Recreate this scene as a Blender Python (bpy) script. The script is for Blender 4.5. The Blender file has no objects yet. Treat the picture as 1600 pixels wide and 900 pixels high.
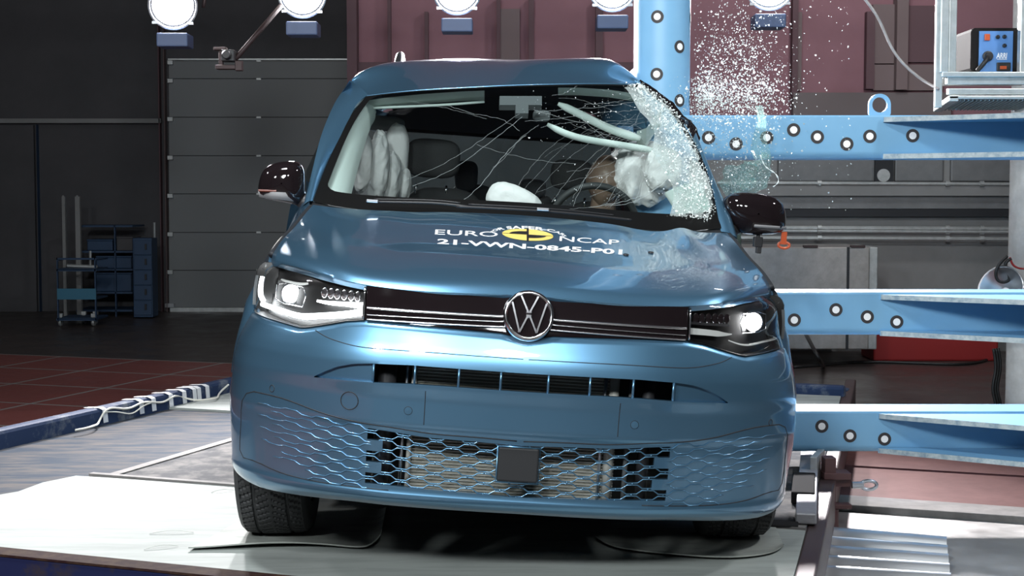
import bpy, bmesh, math, random
import numpy as np
from mathutils import Vector, Matrix, Euler, noise as mnoise

SC = bpy.context.scene
COL = SC.collection
rnd = random.Random(7)

# ------------------------------------------------------------------ camera, world, light, exposure
CAM_H, CAM_P, FPX = 1.24, math.radians(3.49), 2300.0
cd = bpy.data.cameras.new('camera'); cam = bpy.data.objects.new('camera', cd); COL.objects.link(cam)
cam.location = (0, 0, CAM_H); cam.rotation_euler = (math.pi/2 - CAM_P, 0, 0)
cd.sensor_width = 36.0; cd.lens = FPX/1600*36.0; cd.clip_start = .05; cd.clip_end = 100
SC.camera = cam
SC.view_settings.view_transform = 'Standard'
SC.view_settings.look = 'None'
SC.view_settings.gamma = 1.0
SC.view_settings.use_curve_mapping = False
SC.view_settings.exposure = 0.0

w = bpy.data.worlds.new('hall_ambient'); SC.world = w; w.use_nodes = True
w.node_tree.nodes['Background'].inputs[0].default_value = (.75, .8, 1, 1)
w.node_tree.nodes['Background'].inputs[1].default_value = .02

BACK_LAMP_W = 1850.0     # each of the five studio lamps behind the car
BACK_GLOW = 40.0

def aim(o, target):
    d = Vector(target) - o.location
    o.rotation_euler = d.to_track_quat('-Z', 'Y').to_euler()

def area(name, loc, target, size, watts, color=(1, 1, 1), sy=None, spread=math.pi):
    l = bpy.data.lights.new(name, 'AREA'); l.energy = watts; l.color = color
    l.shape = 'RECTANGLE' if sy else 'DISK'; l.size = size; l.spread = spread
    if sy: l.size_y = sy
    o = bpy.data.objects.new(name, l); COL.objects.link(o); o.location = loc; aim(o, target)
    return o

# overhead studio bank in front of the car (out of frame), and the hall lamps to the sides
FRONT = [(-3.2, -.4, 3.6, 170), (-1.3, -.6, 3.6, 190), (.5, -.6, 3.6, 120), (-1.4, 3.7, 5.2, 190)]
for x, y, z, e in FRONT:
    area('hall_lamp', (x, y, z), (x*.12, 5.2, .8), .7, e, (.93, .98, 1))
area('hall_lamp', (-5.2, 5.2, 4.6), (-2.6, 5.6, 0), .5, 60, (1, .97, 1))
area('hall_lamp', (4.6, 5.0, 4.6), (2.2, 6.8, .3), .5, 130, (.97, .98, 1))
area('hall_lamp', (3.0, 11.5, 5.2), (2.8, 14.0, .4), .6, 60, (.97, .98, 1))
area('hall_lamp', (-3.0, 14.0, 5.2), (-3.0, 19.0, 1.4), .6, 14, (.97, .98, 1))
#area('hall_lamp', (.2, 8.6, 5.0), (.1, 6.8, 1.6), .6, 60, (.9, .95, 1))

# ------------------------------------------------------------------ camera / car pose maths
YAW, ROLL = math.radians(2.02), math.radians(3.889)
CAR_T = np.array([-.007, 4.5, 0.0])
def _rot(yaw, roll):
    cy, sy, cr, sr = math.cos(yaw), math.sin(yaw), math.cos(roll), math.sin(roll)
    return np.array([[cy, -sy, 0], [sy, cy, 0], [0, 0, 1]]) @ np.array([[cr, 0, sr], [0, 1, 0], [-sr, 0, cr]])
CAR_R = _rot(YAW, ROLL)
CAM_O = np.array([0, 0, CAM_H])
def ray(px, py):
    a, b = (px-800)/FPX, (450-py)/FPX
    c, s = math.cos(CAM_P), math.sin(CAM_P)
    return np.array([a, c+b*s, -s+b*c])
def at(px, py, Y=None, Z=None):            # a point of the hall seen at a pixel, at depth Y or height Z
    d = ray(px, py); t = Y/d[1] if Y is not None else (Z-CAM_H)/d[2]
    return CAM_O + t*d
def U(px, py, yc):                         # a point of the car (car space) at car depth yc
    d = CAR_R.T @ ray(px, py); o = CAR_R.T @ (CAM_O-CAR_T)
    return o + (yc-o[1])/d[1]*d
def pix(P):                                # car space -> pixel
    Q = CAR_R @ np.asarray(P) + CAR_T - CAM_O
    c, s = math.cos(CAM_P), math.sin(CAM_P)
    d = Q[1]*c-Q[2]*s; u = Q[1]*s+Q[2]*c
    return np.array([800+FPX*Q[0]/d, 450-FPX*u/d])
def to_car(P): return CAR_R.T @ (np.asarray(P, float)-CAR_T)

def sstep(a, b, x):
    t = np.clip((np.asarray(x, float)-a)/(b-a), 0, 1); return t*t*(3-2*t)
def spl(pts, n):                           # natural cubic spline through points, n samples
    P = np.array(pts, float)
    if len(P) == 2: return P[0]+np.linspace(0, 1, n)[:, None]*(P[1]-P[0])
    t = np.r_[0, np.cumsum(np.sqrt(((P[1:]-P[:-1])**2).sum(1))+1e-9)]
    return spl_t(t, P, np.linspace(0, t[-1], n))
def spl_t(t, P, q):
    t = np.asarray(t, float); P = np.asarray(P, float); q = np.asarray(q, float); m = len(t)
    h = np.diff(t); A = np.zeros((m, m)); B = np.zeros(P.shape)
    A[0, 0] = A[-1, -1] = 1
    for i in range(1, m-1):
        A[i, i-1], A[i, i], A[i, i+1] = h[i-1], 2*(h[i-1]+h[i]), h[i]
        B[i] = 3*((P[i+1]-P[i])/h[i]-(P[i]-P[i-1])/h[i-1])
    c = np.linalg.solve(A, B.reshape(m, -1)).reshape(B.shape)
    k = np.clip(np.searchsorted(t, q, side='right')-1, 0, m-2)
    d = (q-t[k])
    if P.ndim > 1: d = d.reshape(-1, *([1]*(P.ndim-1))); hk = h[k].reshape(d.shape)
    else: hk = h[k]
    b = (P[k+1]-P[k])/hk-hk*(2*c[k]+c[k+1])/3
    dd = (c[k+1]-c[k])/(3*hk)
    return P[k]+b*d+c[k]*d**2+dd*d**3

# ------------------------------------------------------------------ scene helpers
def tag(o, label, cat, group=None, kind=None):
    if label: o['label'] = label
    if cat: o['category'] = cat
    if group: o['group'] = group
    if kind: o['kind'] = kind
    return o
def thing(name, label, cat, loc=(0, 0, 0), rot=(0, 0, 0), group=None):
    o = bpy.data.objects.new(name, None); COL.objects.link(o)
    o.empty_display_size = .1
    o.location = loc; o.rotation_euler = rot
    return tag(o, label, cat, group)
def dup(o, parent=None):
    c = o.copy(); COL.objects.link(c)
    if parent: c.parent = parent
    for ch in list(o.children): dup(ch, c)
    return c

class MB:
    def __init__(s): s.v = []; s.f = []; s.m = []; s.mi = 0
    def add(s, v, f):
        b = len(s.v); s.v += [tuple(map(float, p)) for p in v]
        s.f += [tuple(b+i for i in q) for q in f]; s.m += [s.mi]*len(f)
        return s
    def box(s, c, d, rz=0, M=None):
        vs = []
        for sz in (-1, 1):
            for sx, sy in ((-1, -1), (1, -1), (1, 1), (-1, 1)):
                x, y, z = sx*d[0]/2, sy*d[1]/2, sz*d[2]/2
                if M is not None: x, y, z = M @ Vector((x, y, z))
                cr, sr = math.cos(rz), math.sin(rz)
                vs.append((c[0]+x*cr-y*sr, c[1]+x*sr+y*cr, c[2]+z))
        return s.add(vs, [(3, 2, 1, 0), (4, 5, 6, 7), (0, 1, 5, 4), (1, 2, 6, 5), (2, 3, 7, 6), (3, 0, 4, 7)])
    def b2(s, a, b):                       # box from two corners
        a = np.array(a, float); b = np.array(b, float)
        return s.box((a+b)/2, np.abs(b-a))
    def grid(s, G, close_u=False, close_v=False, flip=False):
        G = np.asarray(G, float); n, m = G.shape[:2]; f = []
        for i in range(n if close_u else n-1):
            for j in range(m if close_v else m-1):
                i2, j2 = (i+1) % n, (j+1) % m
                q = (i*m+j, i*m+j2, i2*m+j2, i2*m+j)
                f.append(q[::-1] if flip else q)
        return s.add(G.reshape(-1, 3), f)
    def tube(s, pts, r, seg=8, cap=True, flat=1.0):
        P = np.array(pts, float); n = len(P); R = r if hasattr(r, '__len__') else [r]*n
        T = np.zeros_like(P); T[1:-1] = P[2:]-P[:-2]; T[0] = P[1]-P[0]; T[-1] = P[-1]-P[-2]
        T /= np.linalg.norm(T, axis=1)[:, None]+1e-12
        ref = np.array([0, 0, 1.0]) if abs(T[0, 2]) < .9 else np.array([1.0, 0, 0])
        vs = []
        N = None
        for i in range(n):
            a = ref if N is None else N
            N = a-T[i]*a.dot(T[i]); N /= np.linalg.norm(N)+1e-12
            B = np.cross(T[i], N)
            for k in range(seg):
                an = 2*math.pi*(k+.5)/seg
                vs.append(P[i]+R[i]*(math.cos(an)*N*flat+math.sin(an)*B))
        f = []
        for i in range(n-1):
            for k in range(seg):
                k2 = (k+1) % seg
                f.append((i*seg+k, i*seg+k2, (i+1)*seg+k2, (i+1)*seg+k))
        if cap:
            f.append(tuple(range(seg-1, -1, -1))); f.append(tuple((n-1)*seg+k for k in range(seg)))
        return s.add(vs, f)
    def lathe(s, prof, c, axis, seg=32, cap=True):   # prof = [(r, h)...] along axis
        ax = Vector(axis).normalized(); q = ax.to_track_quat('Z', 'Y'); c = Vector(c)
        vs = []
        for r, h in prof:
            for k in range(seg):
                a = 2*math.pi*k/seg
                vs.append(c+q @ Vector((r*math.cos(a), r*math.sin(a), h)))
        n = len(prof); f = []
        for i in range(n-1):
            for k in range(seg):
                k2 = (k+1) % seg
                f.append((i*seg+k, i*seg+k2, (i+1)*seg+k2, (i+1)*seg+k))
        if cap:
            if prof[0][0] > 1e-5: f.append(tuple(range(seg-1, -1, -1)))
            if prof[-1][0] > 1e-5: f.append(tuple((n-1)*seg+k for k in range(seg)))
        return s.add(vs, f)
    def prism(s, poly, fn, a, b):          # poly of 2-D points, fn(p, q, h) -> 3-D, from h=a to h=b
        n = len(poly)
        vs = [fn(p, q, a) for p, q in poly]+[fn(p, q, b) for p, q in poly]
        f = [tuple(range(n-1, -1, -1)), tuple(range(n, 2*n))]
        f += [(i, (i+1) % n, n+(i+1) % n, n+i) for i in range(n)]
        return s.add(vs, f)
    def build(s, name, mat, parent=None, smooth=False, recalc=True, bevel=0, angle=None, weld=False):
        me = bpy.data.meshes.new(name); me.from_pydata(s.v, [], s.f)
        mats = mat if isinstance(mat, (list, tuple)) else [mat]
        for m in mats: me.materials.append(m)
        if len(mats) > 1: me.polygons.foreach_set('material_index', s.m)
        if recalc or weld:
            bm = bmesh.new(); bm.from_mesh(me)
            if weld: bmesh.ops.remove_doubles(bm, verts=bm.verts, dist=1e-5)
            if recalc: bmesh.ops.recalc_face_normals(bm, faces=bm.faces)
            bm.to_mesh(me); bm.free()
        if smooth:
            me.polygons.foreach_set('use_smooth', [True]*len(me.polygons))
            if angle: me.set_sharp_from_angle(angle=math.radians(angle))
        o = bpy.data.objects.new(name, me); COL.objects.link(o)
        if parent: o.parent = parent
        if bevel:
            b = o.modifiers.new('bevel', 'BEVEL'); b.width = bevel; b.segments = 2; b.limit_method = 'ANGLE'
        return o
def boolean_cut(o, cutters):
    for c in cutters:
        m = o.modifiers.new('cut', 'BOOLEAN'); m.operation = 'DIFFERENCE'; m.object = c; m.solver = 'EXACT'
    dg = bpy.context.evaluated_depsgraph_get(); dg.update()
    me = bpy.data.meshes.new_from_object(o.evaluated_get(dg))
    for m in list(o.modifiers): o.modifiers.remove(m)
    old = o.data; o.data = me
    for c in cutters: bpy.data.objects.remove(c)
    return o

# ------------------------------------------------------------------ materials
def pmat(name, col, rough=.5, metal=0, col2=None, scale=6, lo=.4, hi=.65, bump=0, bscale=None, coat=0, spec=None, emit=None, es=0, detail=6, coords='Object', stretch=None, rough2=None):
    m = bpy.data.materials.new(name); m.use_nodes = True; nt = m.node_tree; b = nt.nodes['Principled BSDF']
    b.inputs['Base Color'].default_value = (*col, 1); b.inputs['Roughness'].default_value = rough; b.inputs['Metallic'].default_value = metal
    if coat: b.inputs['Coat Weight'].default_value = coat; b.inputs['Coat Roughness'].default_value = .03
    if spec is not None: b.inputs['Specular IOR Level'].default_value = spec
    if emit: b.inputs['Emission Color'].default_value = (*emit, 1); b.inputs['Emission Strength'].default_value = es
    if col2 or bump or rough2 is not None:
        tc = nt.nodes.new('ShaderNodeTexCoord'); mp = nt.nodes.new('ShaderNodeMapping'); nt.links.new(tc.outputs[coords], mp.inputs[0])
        if stretch: mp.inputs['Scale'].default_value = stretch
        nz = nt.nodes.new('ShaderNodeTexNoise'); nz.inputs['Scale'].default_value = scale; nz.inputs['Detail'].default_value = detail; nz.inputs['Roughness'].default_value = .65
        nt.links.new(mp.outputs[0], nz.inputs['Vector'])
        rp = nt.nodes.new('ShaderNodeValToRGB'); rp.color_ramp.elements[0].position = lo; rp.color_ramp.elements[1].position = hi
        nt.links.new(nz.outputs['Fac'], rp.inputs[0])
        if col2:
            rp.color_ramp.elements[0].color = (*col, 1); rp.color_ramp.elements[1].color = (*col2, 1)
            nt.links.new(rp.outputs[0], b.inputs['Base Color'])
        if rough2 is not None:
            mr = nt.nodes.new('ShaderNodeMapRange'); mr.inputs['From Min'].default_value = lo; mr.inputs['From Max'].default_value = hi
            mr.inputs['To Min'].default_value = rough; mr.inputs['To Max'].default_value = rough2
            nt.links.new(nz.outputs['Fac'], mr.inputs[0]); nt.links.new(mr.outputs[0], b.inputs['Roughness'])
        if bump:
            n2 = nz
            if bscale:
                n2 = nt.nodes.new('ShaderNodeTexNoise'); n2.inputs['Scale'].default_value = bscale; n2.inputs['Detail'].default_value = 4
                nt.links.new(mp.outputs[0], n2.inputs['Vector'])
            bp = nt.nodes.new('ShaderNodeBump'); bp.inputs['Strength'].default_value = bump; bp.inputs['Distance'].default_value = .01
            nt.links.new(n2.outputs['Fac'], bp.inputs['Height']); nt.links.new(bp.outputs[0], b.inputs['Normal'])
    return m
def glass_mat(name, tint=(.9, .96, .95), ior=1.45, rough=.0, haze=0.0, hazecol=(.8, .95, .92)):
    m = bpy.data.materials.new(name); m.use_nodes = True; nt = m.node_tree; nt.nodes.clear()
    out = nt.nodes.new('ShaderNodeOutputMaterial'); tr = nt.nodes.new('ShaderNodeBsdfTransparent'); tr.inputs[0].default_value = (*tint, 1)
    gl = nt.nodes.new('ShaderNodeBsdfGlossy'); gl.inputs['Roughness'].default_value = rough
    lw = nt.nodes.new('ShaderNodeLayerWeight'); lw.inputs[0].default_value = .5
    pw = nt.nodes.new('ShaderNodeMath'); pw.operation = 'POWER'; nt.links.new(lw.outputs['Facing'], pw.inputs[0]); pw.inputs[1].default_value = 5.0
    fr = nt.nodes.new('ShaderNodeMath'); fr.operation = 'MULTIPLY_ADD'; nt.links.new(pw.outputs[0], fr.inputs[0]); r0 = ((ior-1)/(ior+1))**2; fr.inputs[1].default_value = 1-r0; fr.inputs[2].default_value = r0
    mx = nt.nodes.new('ShaderNodeMixShader'); nt.links.new(fr.outputs[0], mx.inputs[0]); nt.links.new(tr.outputs[0], mx.inputs[1]); nt.links.new(gl.outputs[0], mx.inputs[2])
    last = mx
    if haze:
        df = nt.nodes.new('ShaderNodeBsdfDiffuse'); df.inputs[0].default_value = (*hazecol, 1)
        m2 = nt.nodes.new('ShaderNodeMixShader'); m2.inputs[0].default_value = haze
        nt.links.new(mx.outputs[0], m2.inputs[1]); nt.links.new(df.outputs[0], m2.inputs[2]); last = m2
    nt.links.new(last.outputs[0], out.inputs[0])
    return m
M = {}
M['paint'] = pmat('metallic_blue_paint', (.12, .27, .42), .32, .78, coat=1.0)
M['gap'] = pmat('panel_gap', (.012, .014, .018), .6)
M['gloss_black'] = pmat('gloss_black', (.010, .007, .008), .05)
M['black_plastic'] = pmat('black_plastic', (.018, .018, .02), .45)
M['grey_plastic'] = pmat('grey_plastic', (.10, .11, .115), .5)
M['mirror_grey'] = pmat('mirror_grey', (.20, .20, .205), .5, spec=.2)
M['chrome'] = pmat('chrome', (.82, .82, .85), .10, 1.0); M['chrome_strip'] = pmat('brushed_chrome', (.86, .86, .88), .24, 1.0)
M['frit'] = pmat('glass_border', (.006, .006, .006), .35, spec=.25)
M['satin'] = pmat('satin_silver', (.6, .62, .65), .32, 1.0)
M['rubber'] = pmat('tyre_rubber', (.028, .029, .031), .62)
M['radiator'] = pmat('radiator_metal', (.28, .28, .24), .5, .2, bump=.6, bscale=60, stretch=(1, 1, 6))
M['alloy'] = pmat('alloy_pipe', (.48, .48, .44), .4, .3)
M['dark_inside'] = pmat('dark_engine_bay', (.010, .010, .012), .7)
M['trim'] = pmat('pale_trim', (.62, .71, .67), .7)
M['dash'] = pmat('dashboard', (.022, .024, .025), .6)
M['seat'] = pmat('seat_fabric', (.018, .018, .019), .85, bump=.2, bscale=200)
M['airbag'] = pmat('airbag_cloth', (.74, .73, .72), .85, bump=.7, bscale=16)
M['skin'] = pmat('dummy_skin', (.17, .115, .085), .38)
M['shirt'] = pmat('dummy_shirt', (.55, .52, .30), .8)
M['glass'] = glass_mat('windscreen_glass')
M['lens'] = glass_mat('clear_lens', (.97, .97, .97), 1.4)
M['tint'] = glass_mat('tinted_glass', (.25, .28, .29), 1.5)
M['radar_dark'] = pmat('radar_dark', (.030, .031, .033), .5, spec=.2)
M['crack_line'] = pmat('crack_line', (.5, .57, .57), .3)
M['crack'] = pmat('crack_white', (.82, .9, .9), .25, 0, spec=.8)
M['white_print'] = pmat('white_print', (.85, .85, .85), .4)
M['yellow_print'] = pmat('yellow_print', (.80, .62, .16), .4)
M['black_print'] = pmat('black_print', (.015, .014, .014), .4)
M['drl'] = pmat('daytime_light', (1, 1, 1), .3, emit=(.93, .98, 1), es=9)
M['beam_on'] = pmat('low_beam', (1, 1, 1), .2, emit=(1, 1, 1), es=40)
M['orange'] = pmat('orange_indicator', (.50, .09, .03), .35); M['indicator'] = pmat('indicator_lens', (.16, .035, .02), .3)
# ------------------------------------------------------------------ room and platform are in build order below; THE CAR
PLAN = np.array([(0, 0), (.15, .002), (.30, .012), (.45, .035), (.55, .068), (.65, .118), (.74, .182), (.82, .265), (.872, .345), (.908, .43), (.928, .50), (.938, .57)])
_NU = 400
_pl = spl(PLAN, _NU)
_tg = np.gradient(_pl, axis=0); _tg /= np.linalg.norm(_tg, axis=1)[:, None]
_nr = np.stack([_tg[:, 1], -_tg[:, 0]], 1)                 # outward (front / side)
OZ = np.array([(.18, .24), (.225, .150), (.245, .095), (.26, .064), (.275, .047), (.29, .042), (.305, .046), (.34, .042), (.40, .032), (.46, .023), (.50, .020), (.515, .012), (.60, .010), (.625, .004), (.64, 0), (.70, 0), (.72, .003), (.735, .006), (.76, .013), (.80, .027), (.835, .040), (.86, .0435), (.90, .049), (.935, .056), (.95, .075), (.97, .105), (1.0, .15), (1.04, .22)])
def off_z(z): return np.interp(z, OZ[:, 0], OZ[:, 1])
def wid_z(z): return np.interp(z, [.2, .3, .5, .62, .8, 1.0], [1.04, 1.043, 1.052, 1.042, 1.005, 1.0])
def curve_at(z, o=0.0):                                    # plan outline of the front at height z (right half)
    k = 1+(wid_z(z)-1)*sstep(.35, .9, _pl[:, 0])
    oz = off_z(z)*(1-(.65*sstep(.50, .92, _pl[:, 0]) if z < .62 else .65*sstep(.50, .92, _pl[:, 0])*sstep(.72, .62, z) if z < .72 else 0))
    return np.stack([_pl[:, 0]*k, _pl[:, 1]], 1)-_nr*np.reshape(oz+o, (-1, 1))
def S(x, z, o=0.0):                                        # front surface point at lateral x, height z, o = depth behind it
    c = curve_at(z, o); y = np.interp(abs(x), c[:, 0], c[:, 1])
    return np.array([x, y, z])
def SU(u, z, o=0.0):                                       # u in [-1, 1] along the outline
    c = curve_at(z, o); a = abs(u)*(_NU-1); i = min(int(a), _NU-2); f = a-i
    p = c[i]*(1-f)+c[i+1]*f
    return np.array([math.copysign(p[0], u) if u else p[0]*0, p[1], z])
def F(px, py, o=0.0):                                      # where the line of sight meets the front surface
    y = .1
    for _ in range(40):
        q = U(px, py, y); y2 = S(q[0], q[2], o)[1]
        if abs(y2-y) < 1e-5: break
        y = y*.5+y2*.5
    return U(px, py, y)
def xz(pts, o=0.0): return np.array([(abs(F(a, b, o)[0]), F(a, b, o)[2]) for a, b in pts])   # left-half pixels -> (|x|, z)

car = thing('car', 'metallic blue van with smashed windscreen, wedged against the blue upright pole', 'car', tuple(CAR_T), (0, ROLL, YAW))

def patch(name, top, bot, o, mat, x0, x1, nx, nz, sgn=0, parent=None, lip=0, smooth=True):
    """surface between two curves z=top(x), z=bot(x) on the front surface; lip closes the rim backwards"""
    mb = MB()
    for sg in ((-1, 1) if sgn == 0 else (sgn,)):
        G = []
        for x in np.linspace(x0, x1, nx):
            a, b = top(x), bot(x)
            G.append([S(sg*x, z, o) for z in np.linspace(a, b, nz)])
        G = np.array(G)
        mb.grid(G)
        if lip:
            ring = np.concatenate([G[:, 0], G[-1, 1:], G[::-1, -1][1:], G[0, ::-1][1:]])
            r2 = ring+np.array([0, lip, 0]); mb.grid(np.array([ring, r2]))
    return mb.build(name, mat, parent or car, smooth, angle=50)

def icurve(P):                                             # (x, z) samples -> function
    P = P[np.argsort(P[:, 0])]
    return lambda x: float(np.interp(x, P[:, 0], P[:, 1]))

# --- outlines traced on the left half of the face (pixels) and mirrored by the car's symmetry
hood_edge = xz([(826, 462), (787, 465), (700, 458), (620, 450), (570, 445), (530, 437), (500, 428), (465, 417), (432, 408), (408, 410)])
bar_bottom = xz([(826, 532), (783, 521), (700, 513), (620, 505), (570, 500)])
lamp_top = xz([(570, 446), (530, 438), (500, 429.5), (465, 418.5), (432, 409.5), (414, 409), (407, 412), (400, 424), (394, 448)])
lamp_bot = xz([(570, 500), (540, 501.5), (510, 507), (480, 511.5), (470, 512), (455, 508), (430, 500.5), (408, 493), (398, 488), (394, 480), (392.5, 470), (394, 449)])
f_hood, f_bar, f_lt, f_lb = icurve(hood_edge), icurve(bar_bottom), icurve(lamp_top), icurve(lamp_bot)
XJ = .507                                                  # joint of grille bar and headlight
XL = min(lamp_top[:, 0].max(), lamp_bot[:, 0].max())
slot_top = xz([(826, 584), (760, 579.5), (700, 575), (640, 570.5), (582, 568), (552, 568.5), (526, 573), (508, 580), (490, 588.5)])
slot_bot = xz([(826, 613), (760, 608.5), (700, 604), (640, 600), (582, 597.5), (545, 595), (515, 591.5), (490, 589.5)])
f_st, f_sb = icurve(slot_top), icurve(slot_bot)
pan_top = xz([(818, 691), (740, 684), (665, 677.5), (607, 668), (570, 662.5), (540, 656.5), (507, 647.5), (473, 635), (440, 623), (407, 615), (390, 613)])
pan_bot = xz([(820, 786), (740, 779), (665, 772.5), (607, 766), (540, 759), (473, 748), (423, 732), (390, 718)])
f_pt, f_pb = icurve(pan_top), icurve(pan_bot)

def f_fascia_top(x):
    if x < XJ: return f_bar(x)
    if x < XL: return f_lb(x)
    return float(np.interp(x, [XL, .99], [f_lb(XL), .80]))

# --- bumper skin: closed shell, then the openings are cut
def bumper_shell():
    nu, nz = 181, 64; T = .022
    us = np.linspace(-1, 1, nu); outer = np.zeros((nu, nz, 3)); inner = np.zeros_like(outer)
    for i, u in enumerate(us):
        x = abs(SU(u, .8)[0]); zt = f_fascia_top(x)
        zb = np.interp(abs(SU(u, .3)[0]), [0, .4, .7, .85, .92, 1.0], [.247, .243, .238, .238, .25, .262])
        zs = np.r_[zt, np.linspace(zt-.012, .63, 22), np.linspace(.615, .50, 14), np.linspace(.49, .31, 14), np.linspace(.30, zb, 13)]
        for j, z in enumerate(zs):
            ex = .012 if j == 0 else 0
            outer[i, j] = SU(u, z, ex); inner[i, j] = SU(u, z-(.004 if j == 0 else 0)+(.004 if j == nz-1 else 0), T)
    mb = MB(); mb.grid(outer); mb.grid(inner)
    for A, B in ((outer[:, 0], inner[:, 0]), (outer[:, -1], inner[:, -1]), (outer[0], inner[0]), (outer[-1], inner[-1])):
        mb.grid(np.array([A, B]))
    return mb.build('bumper', M['paint'], car, True, weld=True)
def cutter(top, bot, x0, x1, n=60, extra=None):
    xs = np.linspace(x0, x1, n)
    poly = [(x, top(abs(x))) for x in xs]+[(x, bot(abs(x))) for x in xs[::-1]]
    return MB().prism(poly, lambda p, q, h: (p, h, q), -.2, .6).build('cut', M['gap'], car)
def step_cutter():
    def top(x): return f_pt(abs(x))-.012
    def bot(x): return f_pb(abs(x))+.016
    side = []
    z0, z1 = top(open_half), bot(open_half); n = 5
    for k in range(n):
        x = open_half-(.05 if k % 2 else 0); side += [(x, z0+(z1-z0)*k/n), (x, z0+(z1-z0)*(k+1)/n)]
    xs = np.linspace(-open_half+.001, open_half-.001, 50)
    poly = [(x, top(x)) for x in xs]+side[1:-1]+[(x, bot(x)) for x in xs[::-1]]+[(-a, b) for a, b in side[::-1][1:-1]]
    return MB().prism(poly, lambda p, q, h: (p, h, q), -.2, .6).build('cut', M['gap'], car)
bumper = bumper_shell()
XS = slot_top[:, 0].max()-.002
open_half = .475
boolean_cut(bumper, [cutter(f_st, f_sb, -XS, XS, 90),
                     step_cutter()])
bumper.data.polygons.foreach_set('use_smooth', [True]*len(bumper.data.polygons)); bumper.data.set_sharp_from_angle(angle=math.radians(38))

# air slot: blue blanks at its ends, dividers, radiator behind
XB = float(xz([(582, 585)])[0, 0])
for sg in (-1, 1):
    patch('slot_blank', lambda x: f_st(x)+.002, lambda x: f_sb(x)-.002, .016, M['paint'], XB, XS-.002, 24, 8, sg)
for px_ in (583, 648, 717, 783):
    q = xz([(px_, 588)])[0, 0]
    for sg in (-1, 1):
        a, b = S(sg*q, f_st(q)+.003, .004), S(sg*q, f_sb(q)-.003, .004)
        mb = MB(); mb.tube([a, (a+b)/2, b], .0042, 6); mb.build('slot_divider', M['paint'], car, True)
def lens_rim(name, curve, o, r, mat, sg, parent=None, closed=False):
    pts = [S(sg*x, z, o) for x, z in curve]
    return MB().tube(pts, r, 6).build(name, mat, parent or car, True)
# bay behind the grilles: radiator, pipes, dark liner
MB().box((0, .30, .55), (1.45, .02, .44)).build('engine_bay_liner', M['dark_inside'], car)
mbr = MB(); mbr.box((-.02, .165, .495), (.66, .03, .46)); radiator = mbr.build('radiator', M['radiator'], car)
mbr = MB()
for k in range(44): mbr.box((-.02, .147, .27+k*.0103), (.66, .006, .0032))
mbr.build('radiator_fins', M['alloy'], radiator)
for x, r, mt in ((-.345, .008, 'alloy'), (-.368, .005, 'satin'), (.29, .016, 'alloy'), (.262, .006, 'satin'), (.345, .008, 'grey_plastic'), (.40, .020, 'black_plastic'), (-.43, .03, 'black_plastic')):
    MB().tube([(x, .135, .27), (x, .135, .46), (x+.004, .135, .70)], r, 12).build('coolant_pipe', M[mt], car, True)

# lower grille: undulating ribs
def pan_frac(x, fr):
    mt = .012+.020*sstep(.5, .85, x); mb_ = .006
    return f_pt(x)-mt+(f_pb(x)+mb_-(f_pt(x)-mt))*fr
NW, PER = 11, .1035
mb = MB()
for sg in (-1, 1):
    for k in range(NW):
        fr = k/(NW-1)
        xe = np.interp(k, [0, 3, 6, 8, 10], [.845, .84, .825, .78, .66])-.05*(k % 2)
        pts = []; x = 0.0
        P4 = [(0, 1), (.18, 1), (.34, -1), (.66, -1), (.82, 1), (1, 1)]   # one period, centred on x=0
        xs = sorted({round(n*PER+f*PER, 5) for n in range(0, 10) for f, _ in P4} | {xe})
        for x in xs:
            if x > xe: break
            ph = (x/PER) % 1; wv = np.interp(ph, [p for p, _ in P4], [v for _, v in P4])
            amp = .0058*(1 if k % 2 == 0 else -1)*(1-.55*sstep(.45, .85, x))
            inside = f_pt(x)-.004
            z = min(pan_frac(x, fr)+amp*wv, inside)
            d = S(sg*x, z, .004 if x < open_half else -.0010)
            pts.append(d)
        for p, q in zip(pts[:-1], pts[1:]):
            pass
        r_ = [.0024*(1-.35*float(sstep(.50, .86, abs(p[0])))) for p in pts]
        mb.tube(pts, r_, 6)
    # short ticks where neighbouring ribs nearly meet
    for k in range(NW-1):
        for n in range(0, 10):
            x = n*PER+(PER/2 if k % 2 == 0 else 0)
            if x > open_half+.05 or (x < .065 and 1 < k < 8): continue
            z0, z1 = pan_frac(x, k/(NW-1)), pan_frac(x, (k+1)/(NW-1))
            a = S(sg*x, (z0+z1)/2+.004, .003); b = S(sg*x, (z0+z1)/2-.004, .003)
            mb.tube([a, b], .0024, 6)
mb.build('grille_mesh', M['paint'], car, True)
# rim line round the lower grille panel and other shut lines
def seam(name, curve_px, r=.0022, o=.0005, mirror=True, mat='gap'):
    c = xz(curve_px)
    for sg in ((-1, 1) if mirror else (-1,)):
        lens_rim(name, [tuple(p) for p in spl(c, 50)], o, r, M[mat], sg)
seam('panel_seam', [(818, 690), (740, 683), (665, 676.5), (607, 667), (570, 661.5), (540, 655.5), (507, 646.5), (473, 634), (440, 622), (407, 614), (388, 613), (380, 622), (377, 650), (375, 690), (378, 713), (390, 718), (423, 732), (473, 748), (540, 759), (607, 766)], .0022)
seam('bumper_seam', [(826, 562), (740, 556), (640, 548.5), (590, 545), (557, 541), (527, 533), (505, 524), (493, 516)], .0016)
seam('plate_seam', [(665, 611), (663.5, 640), (662, 664)], .0015)
for sg in (-1, 1):
    x = .352; p = S(sg*x, .562, -.001)
    MB().lathe([(.0118, -.004), (.0118, .0012), (.0001, .0016)], p, (0, -1, 0), 20).build('parking_sensor', M['paint'], car, True, angle=20)
    lens_rim('sensor_ring', [(abs(x+.0125*math.cos(a)), .562+.0125*math.sin(a)) for a in np.linspace(0, 2*math.pi, 25)], 0, .0010, M['gap'], sg)
c = F(546, 626); rr = .0275
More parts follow.
